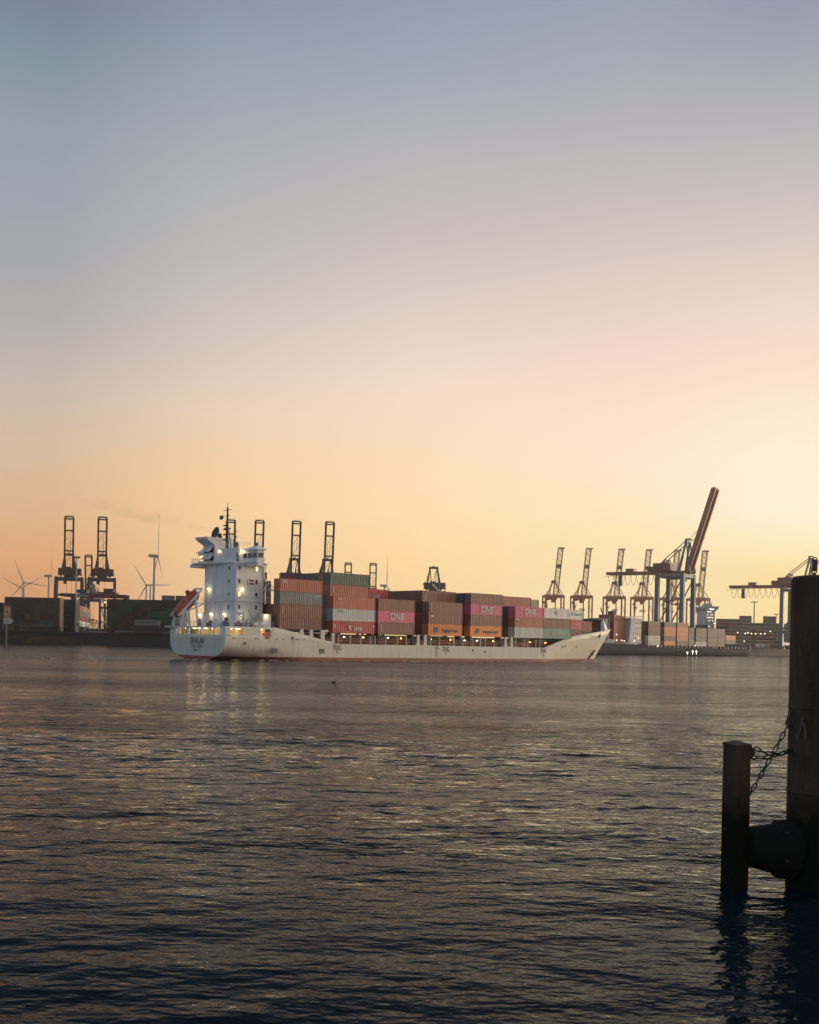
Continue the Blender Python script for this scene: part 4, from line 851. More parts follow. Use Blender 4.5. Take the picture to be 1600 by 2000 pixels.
p = pix(846, 1250, 1010); quay_crane('blue quay crane with lowered boom and maroon house above the ship containers', (p.x, 1010, GQ), R(-96), 2, 50, 30, 43.0, 22.0, False, hw=9.5)
p = pix(1317, 1262, 800); quay_crane('large blue gantry crane with its red boom raised, above the docked ship', (p.x, 800, 6.4), R(-35), 72.5, 60.5, 52, 49.0, 25.0, True, reel=True, box_boom=True, tone='near')
p = pix(1558, 1262, 860); quay_crane('blue gantry crane at the right edge, partly hidden by the thick pile', (p.x, 860, 6.4), R(-35), 4, 58, 53, 44.5, 24.0, True, tone='near')
# a far boom between the two left cranes
p = pix(179, 1250, 1150); quay_crane('far maroon crane boom seen between the two left cranes', (p.x, 1150, GQ), R(-90), 84, 42, 30, 34.0, 16.0, False)

M_lat = mat('lattice_red', (.45, .17, .09), .6, var=.2, scale=.1)
def lattice_crane(label, loc, rz=0):
    c = thing('lattice_crane', label, 'crane', loc, rz, 'red lattice-boom quay cranes'); Wd, D, Hp = 21.5, 16.0, 56.0
    for x in (-Wd / 2, Wd / 2):
        for y in (-D / 2, D / 2): MB().beam((x, y, 0), (x, y, Hp), 1.5).build('leg', M_lat, c)
    for x in (-Wd / 2, Wd / 2): MB().beam((x, -D / 2 + .8, Hp - 1.6), (x, D / 2 - .8, Hp - 1.6), 1.6, 2.6).beam((x, -D / 2 + .8, 14), (x, D / 2 - .8, 14), 1.2, 1.6).build('cross_beam', M_lat, c)
    for y in (-D / 2, D / 2): MB().beam((-Wd / 2 + .8, y, Hp - 1.4), (Wd / 2 - .8, y, Hp - 1.4), 1.6, 3.2).build('portal_beam', M_lat, c)
    for x in (-7, 3.5): MB().beam((x, 5, 0), (x, 5, Hp - 3), 1.1).build('stair_tower', M_lat, c)
    bz = MB()
    for z in (20, 34): bz.tube((Wd / 2, -D / 2, z), (Wd / 2 - 4, -D / 2, z + 14), .25, n=4).tube((-Wd / 2, -D / 2, z), (-Wd / 2 + 3.5, -D / 2, z + 12), .25, n=4)
    bz.build('bracing', M_lat, c)
    # lattice boom
    a, b = Vector((2.2, 0, Hp - 2)), Vector((8.2, 4, Hp + 54)); d = (b - a).normalized(); rx = Vector((1, 0, 0)); rx = (rx - d * rx.dot(d)).normalized(); ry = d.cross(rx); L = (b - a).length; n = 17
    cor = [(-2.7, -1.9), (2.7, -1.9), (2.7, 1.9), (-2.7, 1.9)]
    P = [[a + d * L * k / n + rx * q[0] + ry * q[1] for q in cor] for k in range(n + 1)]
    for i in range(4): MB().beam(P[0][i], P[n][i], .6).build('boom_chord', M_lat, c)
    lc = MB()
    for k in range(n):
        for i in range(4):
            j = (i + 1) % 4; lc.beam(P[k][i], P[k][j], .3); lc.beam(P[k][i], P[k + 1][j], .3) if k % 2 else lc.beam(P[k][j], P[k + 1][i], .3)
    lc.build('boom_lacing', M_lat, c)
    MB().box(b.x - 2.8, b.x + 4.4, b.y - 2, b.y + 2, b.z, b.z + 1.6).beam(b, b + Vector((2.8, 0, -3)), .6).build('boom_head', M_lat, c)
    q = a + d * L * .64; MB().box(q.x - 2.0, q.x + 2.0, q.y - 2, q.y + 2, q.z - 2, q.z + 2).build('boom_platform', M_dark, c)
    # A-frame and stays
    A = Vector((-.6, 2, Hp + 16.5))
    for y in (-1, 1): MB().beam((-6.5, y * 5, Hp), A + Vector((0, y * 1.5, 0)), .8).build('mast_leg', M_lat, c); MB().beam((Wd / 2 - .8, y * 6, Hp), A + Vector((2.6, y * 1.5, -1)), .7).build('mast_leg', M_lat, c)
    s = MB()
    for y in (-2, 2): s.beam(A + Vector((0, y, 0)), (-4.6, y, Hp + 6.2), .5).beam((-4.6, y, Hp + 6.2), (-Wd / 2 + 1, y, Hp), .4).beam((-4.6, y, Hp + 6.2), (-3.4, y, Hp), .4)
    s.build('back_stays', M_lat, c); MB().box(A.x - 1.4, A.x + 3.4, A.y - 2.5, A.y + 2.5, A.z - 2.6, A.z + .6).build('mast_head', M_dark, c)
    MB().box(-Wd / 2 - 2.4, -Wd / 2 + 1.0, -D / 2 - 2.4, -D / 2 - .9, Hp - 10.5, Hp - 7.5).box(-Wd / 2 - 1.4, -Wd / 2 + 1.8, -D / 2 - 2.2, -D / 2 - .9, Hp - 14.5, Hp - 11.8).build('control_cabin', M_lat, c)
    MB().box(-7.5, 3.6, -3, 3, Hp - 5.4, Hp - 3.2).box(-2.5, 1.5, -3.5, 0, Hp - 8.6, Hp - 5.4).beam((-9, -2, Hp - 6.5), (-4, -2, Hp - 5.0), .8).build('trolley', M_lat, c)
    MB().box(-1.6, 3.2, -5, 5, Hp - 17.0, Hp - 16.2).box(-1.6, 3.2, -5, 5, Hp - 15.4, Hp - 14.8).build('spreader', M_lat, c)
    return c
for k, x in enumerate((1079, 1134, 1198, 1252, 1308, 1362)):
    Yl = 1300; p = pix(x, 1262, Yl); lattice_crane(['first red lattice-boom crane from the left, over the ship bow', 'second red lattice-boom crane from the left', 'third red lattice-boom crane, behind the gantry backreach', 'fourth red lattice-boom crane, left of the large gantry legs', 'fifth red lattice-boom crane, behind the large gantry legs', 'rightmost red lattice-boom crane, right of the large gantry'][k], (p.x, Yl, 6.4), R(4))

# red rail gantry over the yard
def yard_gantry():
    Y = 700; a, b = pix(126, 1163, Y), pix(248, 1163, Y); c = thing('yard_gantry', 'dark red yard gantry beam with a blue cabin between the left cranes', 'gantry crane', (a.x, Y, YG)); Lg = b.x - a.x; h = a.z - YG + .3
    M1, M2, M3 = crane_mats('blue')
    MB().beam((0, 0, h), (Lg, 0, h - .3), 1.5, 2.2).beam((0, 6, h), (Lg, 6, h - .3), 1.5, 2.2).build('main_beam', M2, c)
    for x in (5, Lg - 1.2):
        for y in (0, 6): MB().beam((x, y, 0), (x, y, h - 1.2), 1.6).build('leg', M1, c)
    MB().box(7.5, 14.0, -1.0, 5.0, h + 1.4, h + 3.6).build('trolley_cabin', M1, c); MB().box(7.0, 15.2, -1.6, -.9, h - 1.0, h + .6).build('sign_board', M_grey, c)
    MB().box(22, 32, -1.5, 7, h + 1.2, h + 2.2).box(24, 30, .5, 5, h + 2.2, h + 4.5).build('trolley', M2, c)
    MB().box(22.5, 31.5, 1, 5, h - 8.0, h - 6.8).beam((24, 3, h - 6.8), (24, 3, h), .2).beam((30, 3, h - 6.8), (30, 3, h), .2).build('spreader', M2, c)
    for x in (25.6, 27.8, 28.8): MB().box(x, x + .55, -2.0, -1.6, h - 4.4, h - 3.9).build('work_lamp', M_lampw, c)
    MB().box(-4.6, .8, 1, 5, h - .5, h + .6).box(-3.6, -.2, 2, 4, h + .6, h + 1.2).build('beam_end', M_dark, c)
yard_gantry()

# ------------------------------------------------------------------ wind turbines
M_turb = mat('turbine_grey', (.34, .36, .39), .5, var=.05, scale=.05)
def turbine(label, x, yhub, hub, ang, yaw, R_=48.0, zfar=None):
    u = pix(x, yhub, 1.0); Y = (hub - EYE) / (u.z - EYE); p = pix(x, yhub, Y)
    c = thing('wind_turbine', label, 'wind turbine', (p.x, Y, YG), 0, 'wind turbines on the horizon'); h = p.z - YG
    MB().tube((0, 0, 0), (0, 0, h - 1), 2.0, 1.2, 12).build('tower', M_turb, c, True)
    n = thing('nacelle_head', None, None); n.parent = c; n.location = (0, 0, h); n.rotation_euler = (0, 0, yaw)
    MB().prism([(-7, -1.8), (2.2, -2.0), (2.8, 0), (2.2, 2.0), (-7, 1.9)], 'y', -1.9, 1.9).build('nacelle', M_turb, n)
    MB().lathe([(1.9, 0), (1.8, 1.2), (.4, 2.6)], 10, Matrix.Translation((2.8, 0, 0)) @ Matrix.Rotation(R(90), 4, 'Y')).build('hub', M_turb, n)
    prof = [(1.0, .8, .0), (3, 1.1, .2), (10, 1.5, .25), (25, .9, .2), (40, .5, .12), (R_, .1, .04)]
    for k in range(3):
        vs = []
        for r, w, th in prof: vs += [(-max(th, .12), -w * .9, r), (max(th, .12), -w * .9, r), (max(th, .12), w * .5, r), (-max(th, .12), w * .5, r)]
        fs = [(4 * i + j, 4 * i + (j + 1) % 4, 4 * i + 4 + (j + 1) % 4, 4 * i + 4 + j) for i in range(len(prof) - 1) for j in range(4)] + [(3, 2, 1, 0), tuple(4 * (len(prof) - 1) + j for j in range(4))]
        b = MB().add(vs, fs).build('blade', M_turb, n); b.location = (4.2, 0, 0); b.rotation_euler = (ang + k * 2 * math.pi / 3, 0, 0)
turbine('tallest wind turbine, with one blade upright, left of the ship stern', 302, 1086, 102, R(2), R(20), 52)
turbine('wind turbine between the far left cranes and the picture edge', 95.5, 1125, 98, R(3), R(12), 50)
turbine('leftmost wind turbine, with its rotor facing the viewer', 47, 1138, 100, R(22), R(-78), 46)
turbine('small far wind turbine directly behind the leftmost one', 44, 1149, 100, R(62), R(-85), 44)
turbine('small wind turbine just left of the tallest one', 286, 1143, 98, R(32), R(-75), 46)
turbine('wind turbine peeking over the ship containers', 751, 1144, 98, R(1), R(25), 50)

# ------------------------------------------------------------------ light masts and signs
def light_mast(label, x, ytop, ybase, Y, m=None, w=5.0):
    a, b = pix(x, ytop, Y), pix(x, ybase, Y); m = m or M_grey
    c = thing('light_mast', label, 'light mast', (b.x, Y, b.z), 0, 'floodlight masts'); h = a.z - b.z; r = .45 * Y / 600
    MB().tube((0, 0, 0), (0, 0, h), r, r * .6, 8).build('pole', m, c); MB().box(-w / 2, w / 2, -.25, .25, h - .3, h + .1).build('cross_arm', m, c)
    for q in (-.45, -.2, .2, .45): MB().box(w * q - .3, w * q + .3, -.7, .1, h - .9, h - .35).build('floodlight', M_dark, c)
light_mast('tall grey floodlight mast on the left bank in front of the first crane', 147, 1087, 1234, 552, None, 3.2)
light_mast('thin floodlight mast beside the tallest wind turbine', 293, 1142, 1180, 900)
light_mast('tall floodlight mast above the grey container wall on the right', 1472, 1175, 1262, 960, None, 5)
light_mast('short far floodlight mast left of the right gantry leg', 1505, 1212, 1262, 1150, None, 5)
light_mast('far floodlight mast touching the right gantry leg', 1515, 1199, 1262, 1250, None, 6)
def channel_sign():
    Y = 415; b = pix(10, 1262, Y); c = thing('channel_sign', 'river direction sign with orange-rimmed panel and white arrow on a dark pile', 'sign', (b.x, Y, 0)); k = Y / F
    def zz(y): return pix(12, y, Y).z
    MB().tube((0, 0, -2), (0, 0, zz(1214)), .62, .55, 10).build('pile', M_black, c)
    x0 = pix(9.5, 1200, Y).x - b.x; x1 = pix(21.5, 1200, Y).x - b.x
    MB().box(x0, x1, -.85, -.7, zz(1206.5), zz(1183)).build('sign_rim', mat('sign_red', (.62, .16, .06), .5), c)
    MB().box(x0 + .35, x1 - .35, -.9, -.85, zz(1204.5), zz(1186)).build('sign_panel', mat('sign_white', (.62, .52, .40), .5, var=.1), c)
    m = (x0 + x1) / 2; z0 = zz(1204); z1 = zz(1187); h = z1 - z0
    MB().prism([(m - .1, z0 + h * .95), (m + .12, z0 + h * .95), (m + .05, z0 + h * .5), (m - .15, z0 + h * .5)], 'y', -.94, -.9).prism([(m - .5, z0 + h * .62), (m + .5, z0 + h * .56), (m + .35, z0 + h * .46), (m - .35, z0 + h * .46)], 'y', -.94, -.9).prism([(m - .1, z0 + h * .45), (m + .1, z0 + h * .45), (m + .6, z0 + h * .05), (m + .4, z0)], 'y', -.94, -.9).build('symbol', M_black, c)
    za, zb = zz(1218.5), zz(1207); zm = (za + zb) / 2
    MB().prism([(x0 - .1, za), (x1 + .05, za), (x1 + 1.35, zm), (x1 + .05, zb), (x0 - .1, zb)], 'y', -.92, -.75).build('arrow_board', mat('arrow_white', (.60, .56, .50), .5, var=.1), c)
    MB().box(x0 + .25, x1 - .2, -.945, -.92, zm - .2, zm + .15).build('arrow_lettering', M_grey, c)
channel_sign()

# ------------------------------------------------------------------ plants on the left bank
def reeds():
    v = []; f = []; rng = random.Random(11); a, b = pix(46, 1250, YB - 1), pix(160, 1250, YB - 1)
    for k in range(5200):
        u = rng.random(); x = a.x + (b.x - a.x) * u; d = rng.uniform(-1.2, 3.5); y = YB + d; env = min(1, u * 9, (1 - u) * 3.2)
        h = rng.uniform(1.6, 3.1) * (.35 + .65 * env); w = rng.uniform(.04, .1); l = rng.uniform(-.35, .35); z = max(0, d * .42) - .1; n = len(v)
        v += [(x - w, y, z), (x + w, y, z), (x + l, y + rng.uniform(-.3, .3), z + h)]; f.append((n, n + 1, n + 2))
    MB().add(v, f).build('reeds', mat('reed_straw', (.13, .085, .045), .8, var=.3, scale=.4), label='patch of straw-coloured reeds at the foot of the left bank', cat='reeds', kind='stuff')
reeds()
M_twig = mat('twig_dark', (.045, .038, .03), .9, var=.3)
def bare_shrub(label, x, Y, h, seed):
    rng = random.Random(seed); p = pix(x, 1235, Y); zb = 6.3 if Y > YB + 14 else 5.0
    c = thing('bare_shrub', label, 'shrub', (p.x, Y, zb), 0, 'bare shrubs on the left bank'); tr = MB(); tw = MB()
    def grow(a, d, l, r, lev):
        b = a + d * l; (tr if lev < 2 else tw).tube(a, b, r, r * .6, 4, cap=False)
        if lev == 3: return
        for k in range(rng.choice((3, 4)) if lev < 3 else 5):
            nd = (d + Vector((rng.uniform(-1, 1), rng.uniform(-1, 1), rng.uniform(-.2, .7))) * .75).normalized(); grow(a.lerp(b, rng.uniform(.5, 1)), nd, l * rng.uniform(.5, .75), max(r * .55, .03), lev + 1)
    for k in range(3): grow(Vector((rng.uniform(-.8, .8), rng.uniform(-.5, .5), 0)), Vector((rng.uniform(-.4, .4), rng.uniform(-.3, .3), 1)).normalized(), h * .36, .12, 0)
    tr.build('trunk', M_twig, c); tw.build('crown', M_twig, c)
for k, (x, h) in enumerate(((118, 5), (133, 6), (158, 8.5), (169, 9.5), (180, 10), (191, 9.5), (201, 8), (222, 5.5), (243, 5), (322, 5))):
    bare_shrub(f'bare dark shrub on the left bank, {ORD[k]} from the left', x, YB + 14 + (k % 3), h, 40 + k)
g = MB(); a, b = pix(225, 1232, YB + 13), pix(345, 1238, YB + 13)
for k in range(26): q = a.lerp(b, k / 25); g.tube((q.x, q.y, 5.6), (q.x, q.y, 7.2), .08, n=4)
g.beam((a.x, a.y, 7.1), (b.x, b.y, 7.1), .12, .35); g.build('guard_rail', M_grey, label='pale guard rail along the top of the left bank', cat='guard rail')

# ------------------------------------------------------------------ the ship docked on the right
EO = Vector((141, 668, 0))
def s_at(o, x, t=0.0, y=1250):
    d = pix(x, y, 1.0); q = o + NX * t          # solve q + s*AX on the sight line through pixel column x
    return (d.x * q.y - q.x) / (AX.x - d.x * AX.y)
M_navyhull = mat('docked_hull_blue', (.035, .045, .055), .8, var=.2, scale=.1, dirt=(.07, .05, .04, .3), spec=.15)
M_redtower = mat('docked_orange', (.36, .085, .04), .55, var=.12, scale=.2)
M_pale = mat('docked_white', (.55, .55, .54), .55, var=.08, scale=.2, dirt=(.3, .22, .15, .25))
E_ = thing('docked_ship', 'dark blue container ship with orange and white superstructure moored on the right', 'ship', EO, HEAD)
def docked():
    st = [(-62, 9, 6.6), (-58, 13, 6.6), (-48, 16, 6.6), (-22, 16, 6.4), (-4, 16, 6.2), (-3.9, 16, 4.6), (80, 16, 4.6), (118, 14.5, 4.6), (119, 14, 7.0), (130, 9, 7.6), (142, .4, 8.2)]
    vs = []; m = 4
    for sg in (-1, 1):
        for s, b, z in st: vs += [(s, 16 + sg * b * .75, -1.5), (s, 16 + sg * b * .95, .6), (s, 16 + sg * b, 2.2), (s, 16 + sg * b, z)]
    fs = []; n = len(st) * m
    for o in (0, n):
        for k in range(len(st) - 1):
            for i in range(m - 1): fs.append((o + k * m + i, o + (k + 1) * m + i, o + (k + 1) * m + i + 1, o + k * m + i + 1))
    for i in range(m - 1): fs.append((i, i + 1, n + i + 1, n + i))
    fs += [(k * m + 3, (k + 1) * m + 3, n + (k + 1) * m + 3, n + k * m + 3) for k in range(len(st) - 1)]
    MB().add(vs, fs).build('hull', M_navyhull, E_)
    a, b, c_, d = s_at(EO, 1207), s_at(EO, 1228), s_at(EO, 1236), s_at(EO, 1254)
    f = MB().prism([(a, 6.6), (b - .5, 6.6), (b + 2.5, 6.7), (b - 1.0, 22.5), (a, 23.2)], 'y', 3, 14).build('funnel_block', M_redtower, E_)
    MB().box(a + 2, a + 5, 5, 9, 23.3, 25.2).beam((a + 1.2, 3.5, 23.2), (a + 2.2, 3.5, 26.2), .5).build('exhaust', M_dark, f)
    w = MB().prism([(b + 1.0, 6.6), (d, 6.6), (d, 20.6), (c_ - 1.0, 20.6)], 'y', .6, 30).build('accommodation', M_pale, E_)
    MB().box(b + 2, d + 1.5, .2, 31, 20.62, 21.6).beam((b - 1, 1, 22.0), (d + 2, 1, 22.9), 1.0, .5).build('bridge_deck', M_pale, w)
    for k, z in enumerate((9.3, 12.2, 15.2, 18.2)):
        for j in range(4 if k < 2 else 3):
            s = d - 1.4 - j * 2.0
            if s > b + 2 + k * 1.3: MB().box(s - .45, s + .45, .55, .62, z, z + 1.2).build('window', M_glass, w)
    MB().box(a - 14, a - .3, 2, 20, 6.6, 8.8).box(a - 11, a - 2.5, 4, 16, 8.8, 20.5).build('aft_house', mat('docked_grey', (.30, .31, .32), .6, var=.1, scale=.2), E_)
    MB().beam((a - 14, 2, 26.5), (a - 6, 2, 12.0), .45).beam((a - 8, 2, 8), (a - 6, 2, 22), .6).build('stern_crane', M_dark, E_)
    r = MB()
    for s in np.arange(-58, -4, 2.2): r.tube((s, .3, 6.5), (s, .3, 7.9), .08, n=4)
    for z in (7.2, 7.9): r.tube((-58, .3, z), (-4, .3, z), .07, n=4)
    r.build('aft_railing', M_pale, E_)
    for s in np.arange(1, 112, 4.4): MB().box(s, s + 1.4, .2, 1.2, 4.6, 6.3).build('deck_post', mat('docked_post', (.28, .24, .21), .7), E_)
    MB().box(-2, 113, 1.3, 30, 4.6, 5.9).build('hatch_coaming', mat('docked_coaming', (.10, .07, .06), .7), E_)
    for s, z in ((s_at(EO, 1204), 8.2), (s_at(EO, 1214), 8.2), (s_at(EO, 1204), 11.5), (s_at(EO, 1219), 7.9), (s_at(EO, 1239), 7.9), (s_at(EO, 1247), 9.8), (s_at(EO, 1285), 5.3), (s_at(EO, 1358), 6.2)):
        MB().lathe([(.1, 0), (.26, .1), (.26, .25), (.1, .35)], 8, Matrix.Translation((s, -.2, z))).build('deck_lamp', M_lampw, E_)
docked()
DECK = 'containers on the docked ship'
def dock_stack(x, L, cols, words, base=5.95, h=2.85, t=.2):
    s = s_at(EO, x)
    for k, c in enumerate(cols):
        o = container(EO, s, t, base + k * h, L, h - .04, c, f'{c} container on the docked ship, {ORD[k]} tier, {words}', DECK, False, k=.7)  # paint dimmed by k in place of the haze that dulls these boxes
        if c == 'white' and k < 2: MB().box(L * .3, L * .85, -.06, .0, 1.1, 1.8).box(L * .12, L * .22, -.06, .0, .9, 1.9).build('dark_lettering', MATS['faint_emblem'], o)
    for r in (1, 2):
        for k in range(len(cols)): mass_box('far', on(EO, s, t + 2.5 * r, base + k * h), HEAD, L, h - .04, random.choice(['brown', 'maroon', 'grey', 'brown']))
dock_stack(1267, 12.19, ['white', 'white', 'brown', 'brown', 'brown'], 'stack nearest the white superstructure')
dock_stack(1298, 12.19, ['orange', 'brown', 'orange', 'orange', 'grey'], 'second stack from the superstructure')
dock_stack(1323, 12.19, ['brown', 'orange', 'orange', 'orange', 'red-brown'], 'third stack from the superstructure')
dock_stack(1346, 6.06, ['green', 'green', 'green', 'green'], 'narrow green stack under the large crane')
dock_stack(1360, 12.19, ['white', 'grey', 'brown', 'brown'], 'fifth stack from the superstructure')
dock_stack(1383, 12.19, ['maroon', 'maroon', 'maroon', 'brown'], 'dark sixth stack below the white bridge')
dock_stack(1402, 9.0, ['maroon', 'brown', 'maroon', 'maroon'], 'dark seventh stack below the white bridge')
dock_stack(1418, 12.19, ['brown', 'orange'], 'last stack towards the bow', base=7.8)

# far white bridge of another ship
def far_bridge():
    Y = 905; k = Y / F; p = pix(1389, 1262, Y); c = thing('far_ship', 'white ship bridge with vertical rows of lit windows behind the docked ship', 'ship', (p.x, Y, 0), R(8))
    w = 17 * k; h = pix(1389, 1184, Y).z
    MB().prism([(-42, -2), (60, -2), (66, 9), (-45, 9)], 'y', 0, 24).build('hull', M_navyhull, c)
    t = MB().box(-w / 2, w / 2, 2, 22, 9, h - 4).build('tower', M_pale, c)
    MB().prism([(-w / 2 - .3, h - 4), (w / 2 + .3, h - 4), (w / 2 + 3.2, h - 1.5), (w / 2 + 3.2, h), (-w / 2 - 2.0, h), (-w / 2 - 2.0, h - 1.5)], 'y', 1.5, 23).build('bridge_wing', M_pale, t)
    MB().box(-w / 2, w / 2 - 2, 4, 12, h + .02, h + 2.2).beam((-1, 6, h + 2.2), (-1, 6, h + 6.5), .5).beam((2.4, 6, h), (2.4, 6, h + 4.0), .35).build('bridge_top', M_pale, t)
    rng = random.Random(4)
    for r in range(11):
        for q in range(5):
            if rng.random() < .38:
                x = -w / 2 + .8 + q * 1.35; z = 10.5 + r * 2.35
                if z < h - 4.6: MB().box(x, x + .42, 1.93, 2.02, z, z + .38).build('lit_window', M_lampw if rng.random() < .5 else M_lamp, t)
    for q in range(3): MB().box(-1 + q * 1.3, -.4 + q * 1.3, 1.43, 1.5, h - 2.6, h - 2.1).build('lit_window', M_lampw, t)
far_bridge()
# grey container walls behind the berth
def wall(x0, cols, Y, cset, words, base=6.4, h=2.8, L=12.19, ltr=0):
    X0 = pix(x0, 1230, Y).x
    for i, n in enumerate(cols):
        for k in range(n):
            c = random.choice(cset)
            mass_box('far', Vector((X0 + i * (L + .35), Y + (i * 37 % 5) * .35, base + k * h)), 0, L, h - .05, c)
GW = ['grey', 'grey', 'maroon', 'grey', 'dark blue', 'grey', 'olive', 'brown', 'maroon']
wall(1400, [8, 8, 9, 7, 9, 7], 905, GW, 'the grey wall right of the white bridge', L=9.2)
wall(1138, [6, 7], 815, ['grey', 'grey', 'dark blue', 'maroon'], 'the grey wall behind the ship bow')
wall(1258, [6, 6, 5, 6, 5], 880, ['grey', 'maroon', 'dark blue', 'black'], 'the low wall behind the docked ship')
wall(1528, [4, 3], 905, ['grey', 'olive'], 'the low stack beside the thick pile', L=9)
build_mass('far', 'stacked_containers', 'walls of grey stacked containers behind the docked ship on the right')
for k, (x, c, L) in enumerate(((1441, 'olive', 6), (1453, 'maroon', 6), (1464, 'dark red', 6), (1475, 'white', 9), (1497, 'tan', 6), (1508, 'maroon', 12), (1486, 'brown', 6))):
    p = pix(x, 1250, 872 if k < 6 else 880); container(None, 0, 0, 0, L, 2.6, c, f'{c} container standing on the right quay edge, {ORD[k]} along the quay', 'containers on the quay edge', False, 0, Vector((p.x, p.y + 4, 6.42)))
for k, (x, y) in enumerate(((1441, 1235), (1456, 1237), (1461, 1235.5), (1468, 1237), (1476, 1237.5), (1486, 1237.5), (1494, 1237.5), (1454, 1252), (1505, 1233), (1526, 1221))):
    p = pix(x, y, 868); c = thing('quay_lamp', f'bright white lamp on a post above the right quay, {ORD[k]} of the row', 'lamp', (p.x, 868, 6.4), 0, 'lamps along the right quay')
    MB().tube((0, 0, 0), (0, 0, p.z - 6.6), .12, n=5).build('post', M_dark, c); MB().lathe([(.15, 0), (.34, .15), (.34, .35), (.15, .5)], 8, Matrix.Translation((0, 0, p.z - 6.8))).build('lamp_head', M_lampw, c)
def barge():
    Y = 640; a, b = pix(1322, 1272, Y), pix(1374, 1272, Y); L = b.x - a.x
    c = thing('work_barge', 'low dark work barge with two bright lamps in front of the docked ship', 'barge', (a.x, Y, 0), R(2))
    MB().prism([(0, .9), (1.2, -.4), (L - 1.2, -.4), (L, 1.1)], 'y', 0, 5).build('hull', M_black, c)
    MB().box(L * .3, L * .62, 1, 4, .95, 2.3).box(L * .4, L * .52, 1.4, 3.6, 2.3, 4.0).build('deck_house', M_dark, c)
    for x, z in ((L * .62, 2.6), (L * .76, 2.6), (L * .42, 1.9)): MB().lathe([(.12, 0), (.35, .15), (.35, .4), (.12, .55)], 8, Matrix.Translation((x, .6, z))).tube((x, .6, 1.0), (x, .6, z), .06, n=4).build('lamp', M_lampw, c)
    r = MB()
    for x in np.arange(.6, L, 1.3): r.tube((x, .1, .9), (x, .1, 1.7), .04, n=4)
    r.tube((.6, .1, 1.7), (L - .5, .1, 1.7), .04, n=4); r.build('railing', M_dark, c)
barge()

# ------------------------------------------------------------------ near piles, fender, chains
M_pile = mat('tarred_steel', (.085, .050, .034), .85, var=.4, scale=1.6, streak=3, dirt=(.15, .07, .036, .7), bump=.35, spec=.12)
def tidal(m, level=1.7):
    """wet, weed-blackened zone below the high-water line"""
    t = m.node_tree; L = t.links; b = t.nodes['Principled BSDF']; src = b.inputs['Base Color'].links[0].from_socket
    g = t.nodes.new('ShaderNodeNewGeometry'); sx = t.nodes.new('ShaderNodeSeparateXYZ'); L.new(g.outputs['Position'], sx.inputs[0])
    nz = t.nodes.new('ShaderNodeTexNoise'); nz.inputs['Scale'].default_value = 3.5; nz.inputs['Detail'].default_value = 6; L.new(g.outputs['Position'], nz.inputs[0])
    ad = t.nodes.new('ShaderNodeMath'); ad.operation = 'MULTIPLY_ADD'; ad.inputs[1].default_value = .9; L.new(nz.outputs[0], ad.inputs[0]); L.new(sx.outputs[2], ad.inputs[2])
    mr = t.nodes.new('ShaderNodeMapRange'); mr.inputs[1].default_value = level + .15; mr.inputs[2].default_value = level + .85; L.new(ad.outputs[0], mr.inputs[0])
    mx = t.nodes.new('ShaderNodeMix'); mx.data_type = 'RGBA'; L.new(mr.outputs[0], mx.inputs[0]); mx.inputs[6].default_value = (.008, .009, .007, 1); L.new(src, mx.inputs[7]); L.new(mx.outputs[2], b.inputs['Base Color'])
tidal(M_pile)
M_chain = mat('chain_iron', (.035, .025, .02), .55, .4, var=.3, scale=6)
M_rub = mat('fender_rubber', (.010, .009, .008), .9, var=.3, scale=2, bump=.2, spec=.2); tidal(M_rub)
PY = 22.6; pc = pix(1437, 1600, PY)
pile = thing('fender_pile', 'square dark fender pile standing in the water beside the thick pile', 'pile', (pc.x, PY, 0))
ph = R(32); hs_ = .195
shaft = MB().box(-hs_, hs_, -hs_, hs_, -3, 2.86).build('shaft', M_pile, pile); shaft.rotation_euler = (0, 0, ph)
bv = shaft.modifiers.new('bevel', 'BEVEL'); bv.width = .018; bv.segments = 2
cp = MB().add([(-.2, -.2, 2.862), (.2, -.2, 2.862), (.2, .2, 2.862), (-.2, .2, 2.862), (-.2, -.2, 2.88), (.2, -.2, 2.90), (.2, .2, 2.94), (-.2, .2, 2.92)], [(3, 2, 1, 0), (4, 5, 6, 7), (0, 1, 5, 4), (1, 2, 6, 5), (2, 3, 7, 6), (3, 0, 4, 7)]).build('cap_plate', M_pile, pile); cp.rotation_euler = (0, 0, ph)
MB().prism([(.10, 2.62), (.30, 2.62), (.36, 2.74), (.26, 2.88), (.10, 2.88)], 'y', -.06, .02).build('chain_lug', M_pile, pile)
MB().tube((-.225, -.12, 1.2), (-.25, -.12, 1.2), .03, n=6).build('bolt', M_chain, pile)
BR, BY = .90, 22.9
e = pix(1541, 1450, BY); bx = e.x + BR * 1.03
big = thing('mooring_pile', 'thick round dark steel pile rising at the right picture edge', 'pile', (bx, BY, 0))
ztop = pix(1560, 1123, BY - .4).z
MB().lathe([(BR, -3), (BR, .2), (BR, 2), (BR, ztop - .06), (BR - .05, ztop)], 64).build('shaft', M_pile, big, False)
for z in (1.9, 3.6): MB().lathe([(BR + .002, z), (BR + .012, z + .02), (BR + .012, z + .06), (BR + .002, z + .08)], 64).build('weld_band', M_pile, big)
def on_pile(x, y, out=.02):
    """point on the pile skin seen through a pixel"""
    d = pix(x, y, 1.0) - Vector((0, 0, EYE)); cx, cy = bx, BY; r = BR + out
    A_ = d.x ** 2 + d.y ** 2; B_ = -2 * (d.x * cx + d.y * cy); C_ = cx * cx + cy * cy - r * r; D_ = B_ * B_ - 4 * A_ * C_
    k = (-B_ - math.sqrt(max(D_, 0))) / (2 * A_); return Vector((d.x * k, d.y * k, EYE + d.z * k))
g = MB(); rel = Vector((bx, BY, 0))
